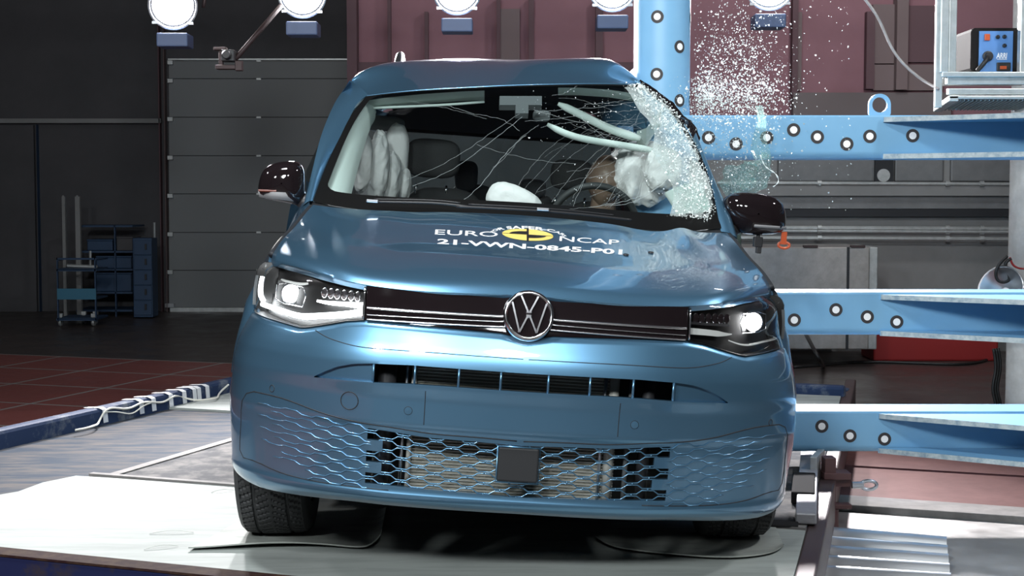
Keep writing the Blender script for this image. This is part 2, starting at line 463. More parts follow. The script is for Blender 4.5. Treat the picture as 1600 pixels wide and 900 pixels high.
MB().tube([S(c[0]+rr*math.cos(a), c[2]+rr*math.sin(a), -.0003) for a in np.linspace(0, 2*math.pi, 41)], .0017, 6).build('tow_cover', M['gap'], car, True)
for px_, py_, r in ((425, 607, .008), (1204, 660, .007)):
    c = F(px_, py_); MB().tube([S(c[0]+r*math.cos(a), c[2]+r*1.4*math.sin(a), -.0003) for a in np.linspace(0, 2*math.pi, 21)], .0012, 6).build('washer_cover', M['gap'], car, True)
# radar cover
a, b = F(779, 699), F(839, 752)
mb = MB(); mb.box(((a[0]+b[0])/2, S(0, .43)[1]-.002, (a[2]+b[2])/2), (.128, .018, .108), M=Euler((0, 0, 0)).to_matrix())
radar = mb.build('radar_cover', M['radar_dark'], car, bevel=.006)
mb = MB()
cx, cz = (a[0]+b[0])/2, (a[2]+b[2])/2; yy = S(0, .43)[1]-.011
mb.tube([(cx-.066, yy, cz+.056), (cx+.066, yy, cz+.056), (cx+.066, yy, cz-.056), (cx-.066, yy, cz-.056), (cx-.066, yy, cz+.0561)], .0032, 6)
mb.build('radar_frame', M['paint'], radar, True)

# --- grille bar, chrome strips
patch('grille_bar', lambda x: f_hood(x)-.002, lambda x: f_bar(x)+.001, .006, M['gloss_black'], .0, XJ, 50, 10, 0, lip=.02)
for (la, ra), h in (((481, 494.2), .0042), ((491.6, 502.2), .0018), ((499.0, 510.4), .0030)):
    P = [(573, la), (620, la+(ra-la)*47/210+.6), (700, la+(ra-la)*127/210+.8), (783, ra)]
    c = xz(P); c = np.vstack([c, [.085, c[-1, 1]]]); c = spl(c, 40)
    for sg in (-1, 1):
        G = []
        for x, z in c:
            G.append([S(sg*x, z+h, .005), S(sg*x, z+h*.8, -.002), S(sg*x, z, -.004), S(sg*x, z-h*.8, -.002), S(sg*x, z-h, .005)])
        MB().grid(np.array(G)).build('chrome_strip', M['chrome_strip'], car, True)

# --- badge
bc = F(826, 493.5); bc = np.array([0, bc[1]-.004, bc[2]])
bn = Vector((0, -1, .22)).normalized(); bu = Vector((1, 0, 0)); bv = bn.cross(bu); bv = bv if bv.z > 0 else -bv
def bp(p, q, h): return Vector(bc)+bu*p+bv*q+bn*h
mb = MB(); mb.lathe([(.0, .012), (.068, .012), (.068, 0), (.082, -.03)], bc, bn, 48)
badge = mb.build('emblem', M['gloss_black'], car, True, angle=40)
mb = MB(); mb.lathe([(.0655, .010), (.067, .018), (.071, .0205), (.0765, .017), (.080, .006), (.081, -.03)], bc, bn, 56, cap=False)
mb.build('emblem_ring', M['chrome'], badge, True)
mb = MB(); Rb = .066
def stroke(p, q, wd=.0058):
    p, q = Vector(p), Vector(q); d = (q-p).normalized(); n = Vector((-d.y, d.x))*wd
    poly = [p-n, q-n, q+n, p+n]
    poly2 = [p-n*.45, q-n*.45, q+n*.45, p+n*.45]
    vs = [bp(a.x, a.y, .012) for a in poly]+[bp(a.x, a.y, .021) for a in poly2]
    mb.add(vs, [(4, 5, 6, 7), (0, 1, 5, 4), (1, 2, 6, 5), (2, 3, 7, 6), (3, 0, 4, 7)])
k = Rb
for s in (-1, 1):
    stroke((s*.40*k, .90*k), (s*.03*k, .12*k))           # V
    stroke((s*.80*k, .58*k), (s*.40*k, -.83*k))          # W outer
    stroke((s*.40*k, -.83*k), (s*.04*k, -.02*k))         # W inner
stroke((-.12*k, .14*k), (.12*k, .14*k), .004); stroke((-.12*k, -.03*k), (.12*k, -.03*k), .004)
mb.build('emblem_letters', M['chrome'], badge)

# --- headlights
M['lamp_black'] = pmat('lamp_housing', (.007, .007, .007), .4)
M['drl_off'] = pmat('unlit_light_guide', (.55, .57, .55), .2, coat=.5)
for sg in (-1, 1):
    lit = sg < 0
    hl = patch('headlight', lambda x: f_lt(x)-.001, lambda x: f_lb(x)+.001, .05, M['lamp_black'], XJ+.003, XL-.012, 50, 12, sg)
    # side walls of the housing
    mb = MB(); xs = np.linspace(XJ+.003, XL-.012, 50)
    for fn in (f_lt, f_lb): mb.grid(np.array([[S(sg*x, fn(x), o) for x in xs] for o in (.052, .002)]))
    for xx in (xs[0], xs[-1]): mb.grid(np.array([[S(sg*xx, z, o) for z in np.linspace(f_lt(xx), f_lb(xx), 6)] for o in (.052, .002)]))
    mb.build('housing_wall', M['lamp_black'], hl, True)
    patch('lens', lambda x: f_lt(x), lambda x: f_lb(x), .0005, M['lens'], XJ+.001, XL, 60, 14, sg, parent=hl)
    # thick dark rim along the bottom of the lens
    def band(name, pl, wz, o, mat, dep=.012):
        c = xz(pl); c = spl(c, 60) if len(pl) > 2 else spl(c, 12)
        mb = MB(); G = []
        for i, (x, z) in enumerate(c):
            t = c[min(i+1, len(c)-1)]-c[max(i-1, 0)]; t = t/np.linalg.norm(t); n = np.array([-t[1], t[0]])
            hw = (wz if not hasattr(wz, '__len__') else np.interp(i/(len(c)-1), np.linspace(0, 1, len(wz)), wz))/2
            A, B = (x+n[0]*hw, z+n[1]*hw), (x-n[0]*hw, z-n[1]*hw)
            G.append([S(sg*A[0], A[1], o+dep), S(sg*A[0], A[1], o), S(sg*B[0], B[1], o), S(sg*B[0], B[1], o+dep)])
        return mb.grid(np.array(G)).build(name, mat, hl, True, angle=40)
    if lit:
        band('light_strip', [(410, 432), (407, 452), (405, 470), (406.5, 477)], [.013, .016, .017, .016], .012, M['drl'])
        band('light_strip', [(405, 476.5), (420, 481), (440, 487), (458, 492.5), (470, 495), (490, 495), (520, 493.5), (545, 491.5), (567, 488)], [.010, .012, .014, .014, .018, .017, .019, .02, .022], .012, M['drl'])
        band('light_blade', [(494, 471), (510, 474), (535, 476), (566, 479)], [.006, .011, .013, .02], .02, M['drl'])
        band('light_brow', [(436, 438), (452, 443), (468, 445), (480, 444)], [.004, .010, .010, .006], .025, M['drl_off'])
    else:
        band('light_strip', [(410, 432), (407, 452), (405, 470), (406.5, 477)], [.008, .010, .010, .008], .012, M['lamp_black'])
        band('light_strip', [(406, 477), (440, 487), (470, 495), (500, 491)], [.003, .004, .005, .003], .012, M['drl_off'])
        band('light_blade', [(500, 468), (530, 470), (567, 472)], [.006, .008, .008], .02, M['chrome'])
        band('light_blade', [(494, 481), (500, 482), (530, 483.5), (567, 485)], [.003, .018, .019, .02], .02, M['drl_off'])
    # projector with bezel
    pc = F(452, 461) if lit else F(1181, 505.5)
    c0 = S(pc[0], pc[2], .045)
    mb = MB(); mb.lathe([(.036, .0), (.034, .018), (.030, .022), (.030, .006)], c0, (0, -1, 0.05), 24); mb.build('projector_bezel', M['satin'], hl, True, angle=40)
    mb = MB(); mb.lathe([(.030, .006), (.028, .016), (.020, .024), (.010, .028), (0.0001, .029)], c0, (0, -1, .05), 24)
    mb.build('projector_lens', M['beam_on'] if not lit else M['drl'], hl, True)
    q = [(-.062, .028), (-.02, .04), (.05, .034), (.062, 0), (.052, -.04), (-.02, -.038), (-.062, -.026), (-.062, .028)]
    mb = MB(); mb.tube([S(pc[0]-sg*a*.9, pc[2]+b*.85, .022) for a, b in q], .0018, 5); mb.build('projector_frame', M['chrome'], hl, True)
    # row of small reflector cells
    for px_ in (506, 516, 526, 537, 548, 558):
        x, z = xz([(px_, 458+(px_-506)*.11)])[0]
        p = S(sg*x, z, .036)
        mb = MB(); mb.lathe([(.0001, .0), (.007, .003), (.0105, .014), (.009, .015)], p, (0, -1, 0), 10)
        for i, v in enumerate(mb.v): mb.v[i] = (v[0], v[1], p[2]+(v[2]-p[2])*1.7)
        mb.build('reflector_cell', M['chrome'] if lit else M['gloss_black'], hl, True)
    # outer side strip and vertical chrome joint
    band('side_reflector', [(402, 430), (398, 455), (397, 476)], .010, .012, M['grey_plastic'])
    zj = np.linspace(f_lt(XJ)-.004, f_lb(XJ)+.004, 6)
    MB().tube([S(sg*(XJ+.006), z, -.001) for z in zj], .0030, 6).build('joint_strip', M['chrome'], hl, True)

# --- hood
HG_T = [0, .0215, .054, .125, .215, .38, .54, .70, .806, 1]; HG_V = [0, .082, .150, .235, .328, .465, .586, .735, .836, 1]
def hood_stream(front, rear, n=46):
    ts = np.r_[np.linspace(0, .06, 8)[:-1], np.linspace(.06, 1, n-7)]
    g = spl_t(HG_T, np.array(HG_V), ts)
    return np.stack([front[0]+(rear[0]-front[0])*ts, front[1]+(rear[1]-front[1])*ts, front[2]+(rear[2]-front[2])*g], 1)
_hs = [(0, (826, 462), (822, 337, .95)), (.3, (700, 457), (700, 331.5, .955)), (.6, (570, 444.5), (588, 328.5, .985)), (.8, (497, 427), (530, 325, 1.02)), (1, (424, 406.5), (489, 320, 1.06))]
nodes, streams = [], []
for s, f, r in _hs:
    a, b = F(*f), U(*r)
    a[0], b[0] = abs(a[0]) if s else 0, abs(b[0]) if s else 0
    st = hood_stream(a, b)
    if s: nodes = [-s]+nodes+[s]; streams = [st*[-1, 1, 1]]+streams+[st]
    else: nodes, streams = [0], [st]
streams = np.array(streams); NS = 97
HS = np.linspace(-1, 1, NS)
HOOD = spl_t(nodes, streams, HS)                           # [s, t, 3]
HT = HOOD.shape[1]
def dent(P):
    P = P.copy(); x, y = P[..., 0], P[..., 1]
    # pushed up crease at the rear of the driver's side
    rx = .60+.10*(1.0-y)
    P[..., 2] += .014*np.exp(-((x-rx)/.045)**2)*sstep(.55, .95, y)-.010*np.exp(-((x-rx+.12)/.08)**2)*sstep(.5, .9, y)
    P[..., 2] += .005*np.exp(-((x-.74)/.07)**2-((y-.75)/.14)**2)
    # two long soft creases of the bonnet pressing
    cr = .50-.10*y
    P[..., 2] -= .003*np.exp(-((np.abs(x)-cr)/.07)**2)*sstep(.10, .35, y)
    return P
HOOD = dent(HOOD)
def hood_pt(s, t, up=0.0):
    i = (s+1)/2*(NS-1); j = t*(HT-1); i0 = int(min(max(i, 0), NS-2)); j0 = int(min(max(j, 0), HT-2)); a, b = i-i0, j-j0
    P = HOOD[i0, j0]*(1-a)*(1-b)+HOOD[i0+1, j0]*a*(1-b)+HOOD[i0, j0+1]*(1-a)*b+HOOD[i0+1, j0+1]*a*b
    return P+np.array([0, -.25, 1])*up
def hood_at(px, py, up=0.0, s=0.0, t=.8):
    for _ in range(12):
        p = pix(hood_pt(s, t)); r = np.array([px, py])-p; e = 1e-3
        J = np.stack([(pix(hood_pt(s+e, t))-p)/e, (pix(hood_pt(s, t+e))-p)/e], 1)
        d = np.linalg.solve(J+1e-9*np.eye(2), r); s += float(np.clip(d[0], -.3, .3)); t += float(np.clip(d[1], -.3, .3))
        s, t = min(max(s, -.999), .999), min(max(t, 0), .999)
    return hood_pt(s, t, up)
mb = MB(); mb.grid(HOOD)
edge = np.concatenate([HOOD[0, ::-1], HOOD[1:, 0], HOOD[-1, 1:]])
mb.grid(np.array([edge, edge+np.array([0, .012, -.018])]))
hood = mb.build('hood', M['paint'], car, True, weld=True, angle=60)
for px_, py_ in ((978, 399), (1017, 395.5)):
    c = hood_at(px_, py_, .001); MB().lathe([(.010, 0), (.010, .003), (.006, .004)], c, (0, -.25, 1), 14).build('washer_nozzle', M['black_plastic'], hood, True)

# --- lettering on the hood
def text_mesh(body, size=1.0, bold=0.0, space=1.0):
    cu = bpy.data.curves.new('lettering', 'FONT'); cu.body = body; cu.size = size; cu.offset = bold; cu.space_character = space; cu.resolution_u = 3
    o = bpy.data.objects.new('lettering', cu); COL.objects.link(o)
    dg = bpy.context.evaluated_depsgraph_get(); dg.update()
    me = o.evaluated_get(dg).to_mesh()
    v = np.array([tuple(p.co) for p in me.vertices]); f = [tuple(p.vertices) for p in me.polygons]
    o.evaluated_get(dg).to_mesh_clear(); bpy.data.objects.remove(o)
    return v, f
def hood_text(body, x0, y0, x1, y1, hgt, bold=0.0, name='lettering', capz=.70):
    v, f = text_mesh(body, 1.0, bold); mn, mx = v.min(0), v.max(0)
    a = (v[:, 0]-mn[0])/(mx[0]-mn[0]); b = v[:, 1]/max(mx[1], 1e-6)
    P = [hood_at(x0+(x1-x0)*p+.10*hgt*q, y0+(y1-y0)*p-hgt*q, .0012) for p, q in zip(a, b)]
    return MB().add(P, f).build(name, M['white_print'], hood, recalc=False)
hood_text('EURO', 679.5, 366.6, 777.5, 370.5, 7.6, .006)
hood_text('NCAP', 874, 376.8, 967, 383.2, 7.6, .006)
hood_text('21-VWN-0845-P01', 683, 381, 972, 398, 7.6, .03)
v, f = text_mesh('FOR SAFER CARS', 1.0, .03); mn, mx = v.min(0), v.max(0)
P = []
for x, y, _ in v:
    an = math.radians(174-168*(x-mn[0])/(mx[0]-mn[0]))
    r = 1.0+.0*y; hh = y/mx[1]
    ex, ey = 55+5*hh, 9.6+4.6*hh
    P.append(hood_at(825+ex*math.cos(an)+.6, 368-ey*math.sin(an)+.058*ex*math.cos(an), .0012))
MB().add(P, f).build('lettering', M['white_print'], hood, recalc=False)
def hood_shape(pts, mat, name, up):
    P = [hood_at(824.5+p*40, 367.4+p*2.6-q*9.0, up) for p, q in pts]
    return MB().add(P, [tuple(range(len(P)))]).build(name, mat, hood, recalc=False)
circ = lambda r, a0, a1, n: [(r*math.cos(math.radians(a)), r*math.sin(math.radians(a))) for a in np.linspace(a0, a1, n)]
mb = MB(); ctr = hood_at(824.5, 367.4, .0012); ring = [hood_at(824.5+p*40, 367.4+p*2.6-q*9, .0012) for p, q in circ(1, 0, 351, 40)]
mb.add([ctr]+ring, [(0, 1+i, 1+(i+1) % 40) for i in range(40)]).build('roundel', M['yellow_print'], hood, recalc=False)
hood_shape([(-.04, -1.12), (.04, -1.12), (.04, 1.12), (-.04, 1.12)], M['black_print'], 'roundel_mark', .0020)
hood_shape([(-1.0, -.02), (1.0, -.02), (1.0, .03), (-1.0, .03)], M['black_print'], 'roundel_mark', .0020)
hood_shape([(0, 0), (0, .56)]+[(p*.72, q*.56) for p, q in circ(1, 90, 180, 14)][1:], M['black_print'], 'roundel_mark', .0022)
hood_shape([(0, 0), (0, -.56)]+[(p*.72, q*.56) for p, q in circ(1, 270, 360, 14)][1:], M['black_print'], 'roundel_mark', .0022)

# --- side profile shared by fenders, doors and rear quarter; the pole has pushed the right side in
ZX = np.array([(.18, .955), (.3, .975), (.5, .986), (.666, .982), (.82, .958), (.95, .932), (1.02, .915), (1.12, .905), (1.2, .895), (1.3, .868), (1.43, .832), (1.55, .802), (1.63, .780), (1.70, .742)])
def side_x(z): return np.interp(z, ZX[:, 0], ZX[:, 1])
def crush(P):
    P = np.array(P, float); x, y = P[..., 0], P[..., 1]
    wgt = sstep(.2, .85, x)*np.exp(-((y-2.2)/.42)**2)
    P[..., 0] = x-.415*wgt
    return P
AX_Y, AX_Z, AX_R = .93, .30, .385
hood_side = streams[-1]                                    # right-hand edge of the hood (s=1)
uL = float(np.interp(XL, [abs(SU(u, .86)[0]) for u in np.linspace(.5, 1, 120)], np.linspace(.5, 1, 120)))
def fender(sg):
    G = []; ys = np.linspace(.66, 1.34, 36)
    for y in ys:
        yy = np.clip(y, hood_side[0, 1], hood_side[-1, 1])
        zt = np.interp(yy, hood_side[:, 1], hood_side[:, 2])-.010; xt = np.interp(yy, hood_side[:, 1], hood_side[:, 0])+.012
        if y > hood_side[-1, 1]: zt += .06*(y-hood_side[-1, 1])/.28; xt += .035*(y-hood_side[-1, 1])/.28
        d = abs(y-AX_Y); zl = AX_Z+math.sqrt(max(AX_R**2-d*d, 0)) if d < AX_R else .22
        row = []
        for t in np.linspace(0, 1, 26):
            z = zt+(zl-zt)*t
            xs_ = side_x(z)+.006*math.exp(-((z-zl)/.05)**2)
            x = xt+(max(xs_, xt)-xt)*np.clip((zt-z)/.20, 0, 1)**.55
            row.append((sg*x, y, z))
        G.append(row)
    first = []
    for k, t in enumerate(np.linspace(0, 1, 26)):
        z = hood_side[0, 2]-.006+(G[0][-1][2]-hood_side[0, 2]+.006)*t
        p = SU(uL if z > .80 else uL+(1-uL)*sstep(.80, .74, z), z, .002); first.append(np.array([sg*p[0], p[1], z]))
    G0 = np.array(G[0]); mid = [[a_*(1-f)+b_*f+np.array([sg*.006*math.sin(math.pi*f), 0, 0]) for a_, b_ in zip(first, G0)] for f in (0, .25, .5, .75)]
    G = np.array(mid+G)
    if sg > 0: G = crush(G)
    rim = G[4:, -1]; mb = MB(); mb.grid(G); mb.grid(np.array([rim, rim-np.array([sg*.05, 0, 0])]))
    return mb.build('fender', M['paint'], car, True, angle=50, weld=True)
for sg in (-1, 1): fender(sg)
# black gap between hood and fender
for sg in (-1, 1):
    P = hood_side.copy(); P[:, 0] *= sg
    MB().tube([p+np.array([sg*.006, 0, -.010]) for p in P[5:]], .0125, 6).build('hood_gap', M['gap'], car, True)
    a = streams[-1][:, :]*np.array([sg, 1, 1])
    MB().grid(np.array([a+np.array([sg*.03, 0, -.03]), a+np.array([-sg*.1, 0, -.14])])).build('inner_wing', M['gap'], car)

def side_panel(name, y0, y1, z0f, z1f, sg, mat, ny=24, nz=16, inset=0.0, parent=None):
    G = []
    for y in np.linspace(y0, y1, ny):
        G.append([(sg*(side_x(z)-inset-.05*sstep(3.9, 4.45, y)), y, z) for z in np.linspace(z0f(y), z1f(y), nz)])
    G = np.array(G)
    if sg > 0: G = crush(G)
    return MB().grid(G).build(name, mat, parent or car, True)
RW_Y = 3.68
def sill(y):
    d = abs(y-RW_Y); return max(.22, AX_Z+math.sqrt(AX_R**2-d*d)) if d < AX_R else .22
def beltline(y): return 1.175+.02*sstep(1.3, 3, y)
pill = lambda y: np.interp(y, [1.34, 1.42, 1.62, 1.84], [1.19, 1.24, 1.40, 1.56])
win_top = lambda y: np.interp(y, [1.34, 1.42, 1.62, 1.86, 2.0, 4.4], [1.19, 1.245, 1.42, 1.60, 1.615, 1.60])
for sg in (-1, 1):
    d1 = side_panel('front_door', 1.35, 2.38, lambda y: .22, beltline, sg, M['paint'])
    d2 = side_panel('sliding_door', 2.385, 3.26, lambda y: .22, beltline, sg, M['paint'])
    side_panel('quarter_panel', 3.265, 4.45, sill, beltline, sg, M['paint'], 40)
    if sg < 0: side_panel('door_window', 1.46, 2.34, beltline, lambda y: win_top(y)-.02, sg, M['tint'], parent=d1, inset=.006)
    side_panel('door_window', 2.42, 3.24, beltline, lambda y: win_top(y)-.02, sg, M['tint'], parent=d2, inset=.006)
    side_panel('quarter_window', 3.32, 4.30, beltline, lambda y: win_top(y)-.02, sg, M['tint'], inset=.006)
    for ya, yb in ((2.34, 2.42), (3.24, 3.32), (4.30, 4.45)):
        side_panel('side_pillar', ya, yb, beltline, win_top, sg, M['gloss_black'], 6, 10)
    side_panel('roof_rail_panel', 1.9, 4.45, lambda y: win_top(y)-.02, lambda y: 1.70, sg, M['paint'], 40, 6)
    MB().tube(crush([(sg*(side_x(.95)+.002), 2.10, .99), (sg*(side_x(.95)+.035), 2.12, .99), (sg*(side_x(.95)+.035), 2.27, .99), (sg*(side_x(.95)+.002), 2.29, .99)]), .011, 8).build('handle', M['paint'], d1, True)
# tail: gate with window
G = [[(x*np.interp(z, [.3, 1.1, 1.7], [.93, .87, .70]), 4.45-.10*sstep(1.1, 1.8, z), z) for x in np.linspace(-1, 1, 12)] for z in np.linspace(.25, 1.12, 8)]
MB().grid(np.array(G)).build('tailgate', M['paint'], car, True)
G = [[(x*np.interp(z, [.3, 1.1, 1.7], [.93, .87, .70])*.9, 4.45-.10*sstep(1.1, 1.8, z), z) for x in np.linspace(-1, 1, 12)] for z in np.linspace(1.12, 1.62, 8)]
MB().grid(np.array(G)).build('rear_window', M['tint'], car, True)
G = [[(x*np.interp(z, [1.1, 1.62, 1.70, 1.9], [.87, .765, .745, .60]), 4.37, min(z, 1.70+.175*(1-abs(x)**2.4))) for x in np.linspace(-1, 1, 40)] for z in np.linspace(1.60, 1.9, 8)]
MB().grid(np.array(G)).build('tailgate_header', M['black_plastic'], car, True)
MB().b2((-.84, .62, .20), (.84, 4.4, .27)).build('underbody', M['gap'], car)
MB().b2((-.80, 1.12, .27), (.80, 1.15, 1.10)).build('firewall', M['gap'], car)

# --- wheels (they stand upright on the deck while the body leans)
def tyre_mesh(cw, steer=0.0, front=True):
    R, W_ = .333, .245; prof = [(-.5, .215), (-.52, .25), (-.525, .285), (-.50, .312), (-.44, .326)]
    ns = 300 if front else 60; nx = 61 if front else 11
    xs = np.linspace(-.42, .42, nx); G = []
    full = [(a, r) for a, r in prof]+[(x, R-.007*(abs(x)/.42)**3) for x in xs]+[(-a, r) for a, r in prof[::-1]]
    cs, sn = math.cos(steer), math.sin(steer)
    for i in range(ns):
        a = 2*math.pi*i/ns; row = []
        for x, r in full:
            if front and abs(x) <= .42:
                u = a*R/.030-abs(x)*2.6*1.6
                g = (u % 1) < .24 and abs(x) > .02
                if abs(abs(x)-.24) < .018: g = True
                if g: r -= .007
            X, Y, Z = x*W_, r*math.cos(a), r*math.sin(a)
            row.append(to_car((cw[0]+X*cs-Y*sn, cw[1]+X*sn+Y*cs, cw[2]+Z)))
        G.append(row)
    return np.array(G)
for cw, st, fr in (((-.862, 5.425, .333), .03, True), ((.800, 5.37, .333), .03, True), ((-.90, 8.17, .333), 0, False), ((.66, 8.12, .333), 0, False)):
    G = tyre_mesh(cw, st, fr)
    wheel = MB().grid(G, close_u=True).build('wheel', M['rubber'], car, True, angle=35)
    ax = to_car(np.array(cw)+np.array([1, 0, 0]))-to_car(cw)
    MB().lathe([(.21, -.115), (.215, -.10), (.20, -.06), (.20, .06), (.215, .10), (.21, .115)], to_car(cw), ax, 32).build('rim', M['satin'], wheel, True, angle=40)
# --- windscreen
def UP(L): return [U(*q) for q in L]
ws_bot = spl(UP([(487, 315, 1.17), (520, 322, 1.12), (600, 331, 1.07), (700, 336, 1.04), (822, 342.5, 1.02), (960, 355, 1.05), (1060, 362, 1.10), (1127, 357, 1.16)]), 70)
ws_top = spl(UP([(572, 151, 1.86), (640, 142.5, 1.81), (720, 137.5, 1.77), (800, 134, 1.75), (880, 132, 1.75), (950, 131.5, 1.77), (1003, 134, 1.80)]), 70)
ws_l = spl(UP([(487, 315, 1.17), (515, 245, 1.43), (546, 184, 1.69), (572, 151, 1.86)]), 40)
ws_r = spl(UP([(1127, 357, 1.16), (1112, 285, 1.38), (1084, 222, 1.58), (1050, 172, 1.72), (1003, 134, 1.80)]), 40)
WSG = np.zeros((70, 40, 3))
for i, a in enumerate(np.linspace(0, 1, 70)):
    for j, b in enumerate(np.linspace(0, 1, 40)):
        WSG[i, j] = (1-b)*ws_bot[i]+b*ws_top[i]+(1-a)*ws_l[j]+a*ws_r[j]-((1-a)*(1-b)*ws_bot[0]+a*(1-b)*ws_bot[-1]+(1-a)*b*ws_top[0]+a*b*ws_top[-1])
def ws_pt(a, b, up=0.0):
    i, j = np.clip(a, 0, 1)*69, np.clip(b, 0, 1)*39; i0, j0 = int(min(i, 68)), int(min(j, 38)); f, g = i-i0, j-j0
    P = WSG[i0, j0]*(1-f)*(1-g)+WSG[i0+1, j0]*f*(1-g)+WSG[i0, j0+1]*(1-f)*g+WSG[i0+1, j0+1]*f*g
    return P+np.array([0, -.72, .62])*up
def ws_at(px, py, up=0.0):
    a, b = .5, .5
    for _ in range(14):
        p = pix(ws_pt(a, b)); r = np.array([px, py])-p; e = 2e-3
        J = np.stack([(pix(ws_pt(a+e if a < .99 else a-e, b))-p)/(e if a < .99 else -e), (pix(ws_pt(a, b+e if b < .99 else b-e))-p)/(e if b < .99 else -e)], 1)
        d = np.linalg.solve(J+1e-9*np.eye(2), r); a = min(max(a+float(np.clip(d[0], -.3, .3)), 0), 1); b = min(max(b+float(np.clip(d[1], -.3, .3)), 0), 1)
    return ws_pt(a, b, up), a, b
windscreen = MB().grid(WSG).build('windscreen', M['glass'], car, True)
# black ceramic border
def rrect(n=24):
    cx0, cx1, cy0, cy1, r = .026, .985, .128, .965, .035
    pts = []
    for (cx, cy, a0) in ((cx1-r, cy1-r, 0), (cx0+r, cy1-r, 90), (cx0+r, cy0+r, 180), (cx1-r, cy0+r, 270)):
        for a in np.linspace(a0, a0+90, 7): pts.append((cx+r*math.cos(math.radians(a)), cy+r*1.6*math.sin(math.radians(a))))
    return np.array(pts)
inner = rrect(); inner = np.vstack([inner, inner[:1]])
t = np.r_[0, np.cumsum(np.linalg.norm(np.diff(inner, axis=0), axis=1))]; q = np.linspace(0, t[-1], 200)
inner = np.stack([np.interp(q, t, inner[:, 0]), np.interp(q, t, inner[:, 1])], 1)
def to_edge(p):
    d = p-np.array([.5, .55]); s = min([((1 if d[k] > 0 else 0)-(.5, .55)[k])/d[k] for k in (0, 1) if abs(d[k]) > 1e-6]); return np.array([.5, .55])+d*s
outer = np.array([to_edge(p) for p in inner])
keep = [i for i in range(200)]
G = np.array([[ws_pt(*(inner[i]*(1-f)+outer[i]*f), .002) for f in np.linspace(0, 1, 5)] for i in keep])
MB().grid(G).build('windscreen_border', M['frit'], windscreen, True)
# cracks
def crack(mb, pts, r=.0013, n=14, wob=2.0):
    P = spl(np.array(pts, float), n) if len(pts) > 2 else np.array(pts[0])+np.linspace(0, 1, n)[:, None]*(np.array(pts[1])-np.array(pts[0]))
    for i in range(1, n-1): P[i] += [rnd.uniform(-wob, wob), rnd.uniform(-wob, wob)]
    mb.tube([ws_at(px, py, .0015)[0] for px, py in P], r, 4, cap=False)
mb = MB()
for L, r in (([(812, 178), (742, 226), (690, 258), (630, 283)], .0011), ([(816, 183), (748, 236), (700, 268), (645, 291)], .0014), ([(822, 212), (790, 240), (755, 285), (725, 312)], .0016),
             ([(700, 165), (740, 178), (790, 190), (812, 205)], .0010), ([(640, 158), (700, 170), (760, 186)], .0007), ([(745, 226), (790, 240), (850, 252), (900, 256)], .0009),
             ([(842, 196), (815, 215), (795, 240), (770, 262)], .0010), ([(905, 130), (890, 142), (862, 150)], .0009),
             ([(1040, 285), (1005, 305), (960, 318), (890, 327)], .0022), ([(1060, 262), (1020, 300), (980, 318), (945, 322)], .0018), ([(1030, 215), (1045, 245), (1010, 280), (1000, 310)], .0014),
             ([(985, 200), (930, 240), (885, 285), (862, 316)], .0008), ([(1000, 205), (950, 245), (910, 285), (895, 310)], .0008), ([(970, 190), (905, 235), (855, 280), (830, 310)], .0007),
             ([(990, 160), (930, 168), (880, 172), (838, 176)], .0012), ([(1000, 172), (930, 178), (870, 186), (820, 190)], .0010), ([(1005, 185), (950, 190), (890, 192), (845, 200)], .0008),
             ([(1000, 150), (960, 160), (915, 163)], .0012), ([(950, 190), (900, 215), (850, 262), (815, 300)], .0006), ([(930, 185), (880, 215), (835, 255), (800, 305)], .0006)):
    crack(mb, L, r*.34, 22, 1.0)
for k in range(40):
    a = math.radians(rnd.uniform(150, 250)); L = rnd.uniform(40, 170); c0 = (rnd.uniform(985, 1070), rnd.uniform(160, 290))
    p1 = (c0[0]+L*math.cos(a), min(c0[1]-L*math.sin(a), 325))
    if p1[1] < 138: continue
    m_ = ((c0[0]+p1[0])/2+rnd.uniform(-14, 14), (c0[1]+p1[1])/2+rnd.uniform(-14, 14))
    crack(mb, [c0, m_, p1], rnd.uniform(.00014, .00032), 12, 1.5)
mb.build('glass_cracks', M['crack_line'], windscreen)
mb = MB()                                                  # glittering splinters along the cracks
for k in range(520):
    px_, py_ = rnd.triangular(800, 1075, 1020), rnd.uniform(140, 320)
    if py_ > 170 and rnd.random() < .5 and px_ < 960: py_ = rnd.gauss(176, 14)
    if py_ < 138: continue
    p = ws_at(px_, py_, .003)[0]; s = rnd.uniform(.0008, .0026)
    d = [np.array([rnd.gauss(0, 1), rnd.gauss(0, 1), rnd.gauss(0, 1)])*s for _ in range(3)]
    mb.add([p+d[0], p+d[1], p+d[2]], [(0, 1, 2)])
mb.build('glass_splinters', M['crack'], windscreen, recalc=False)
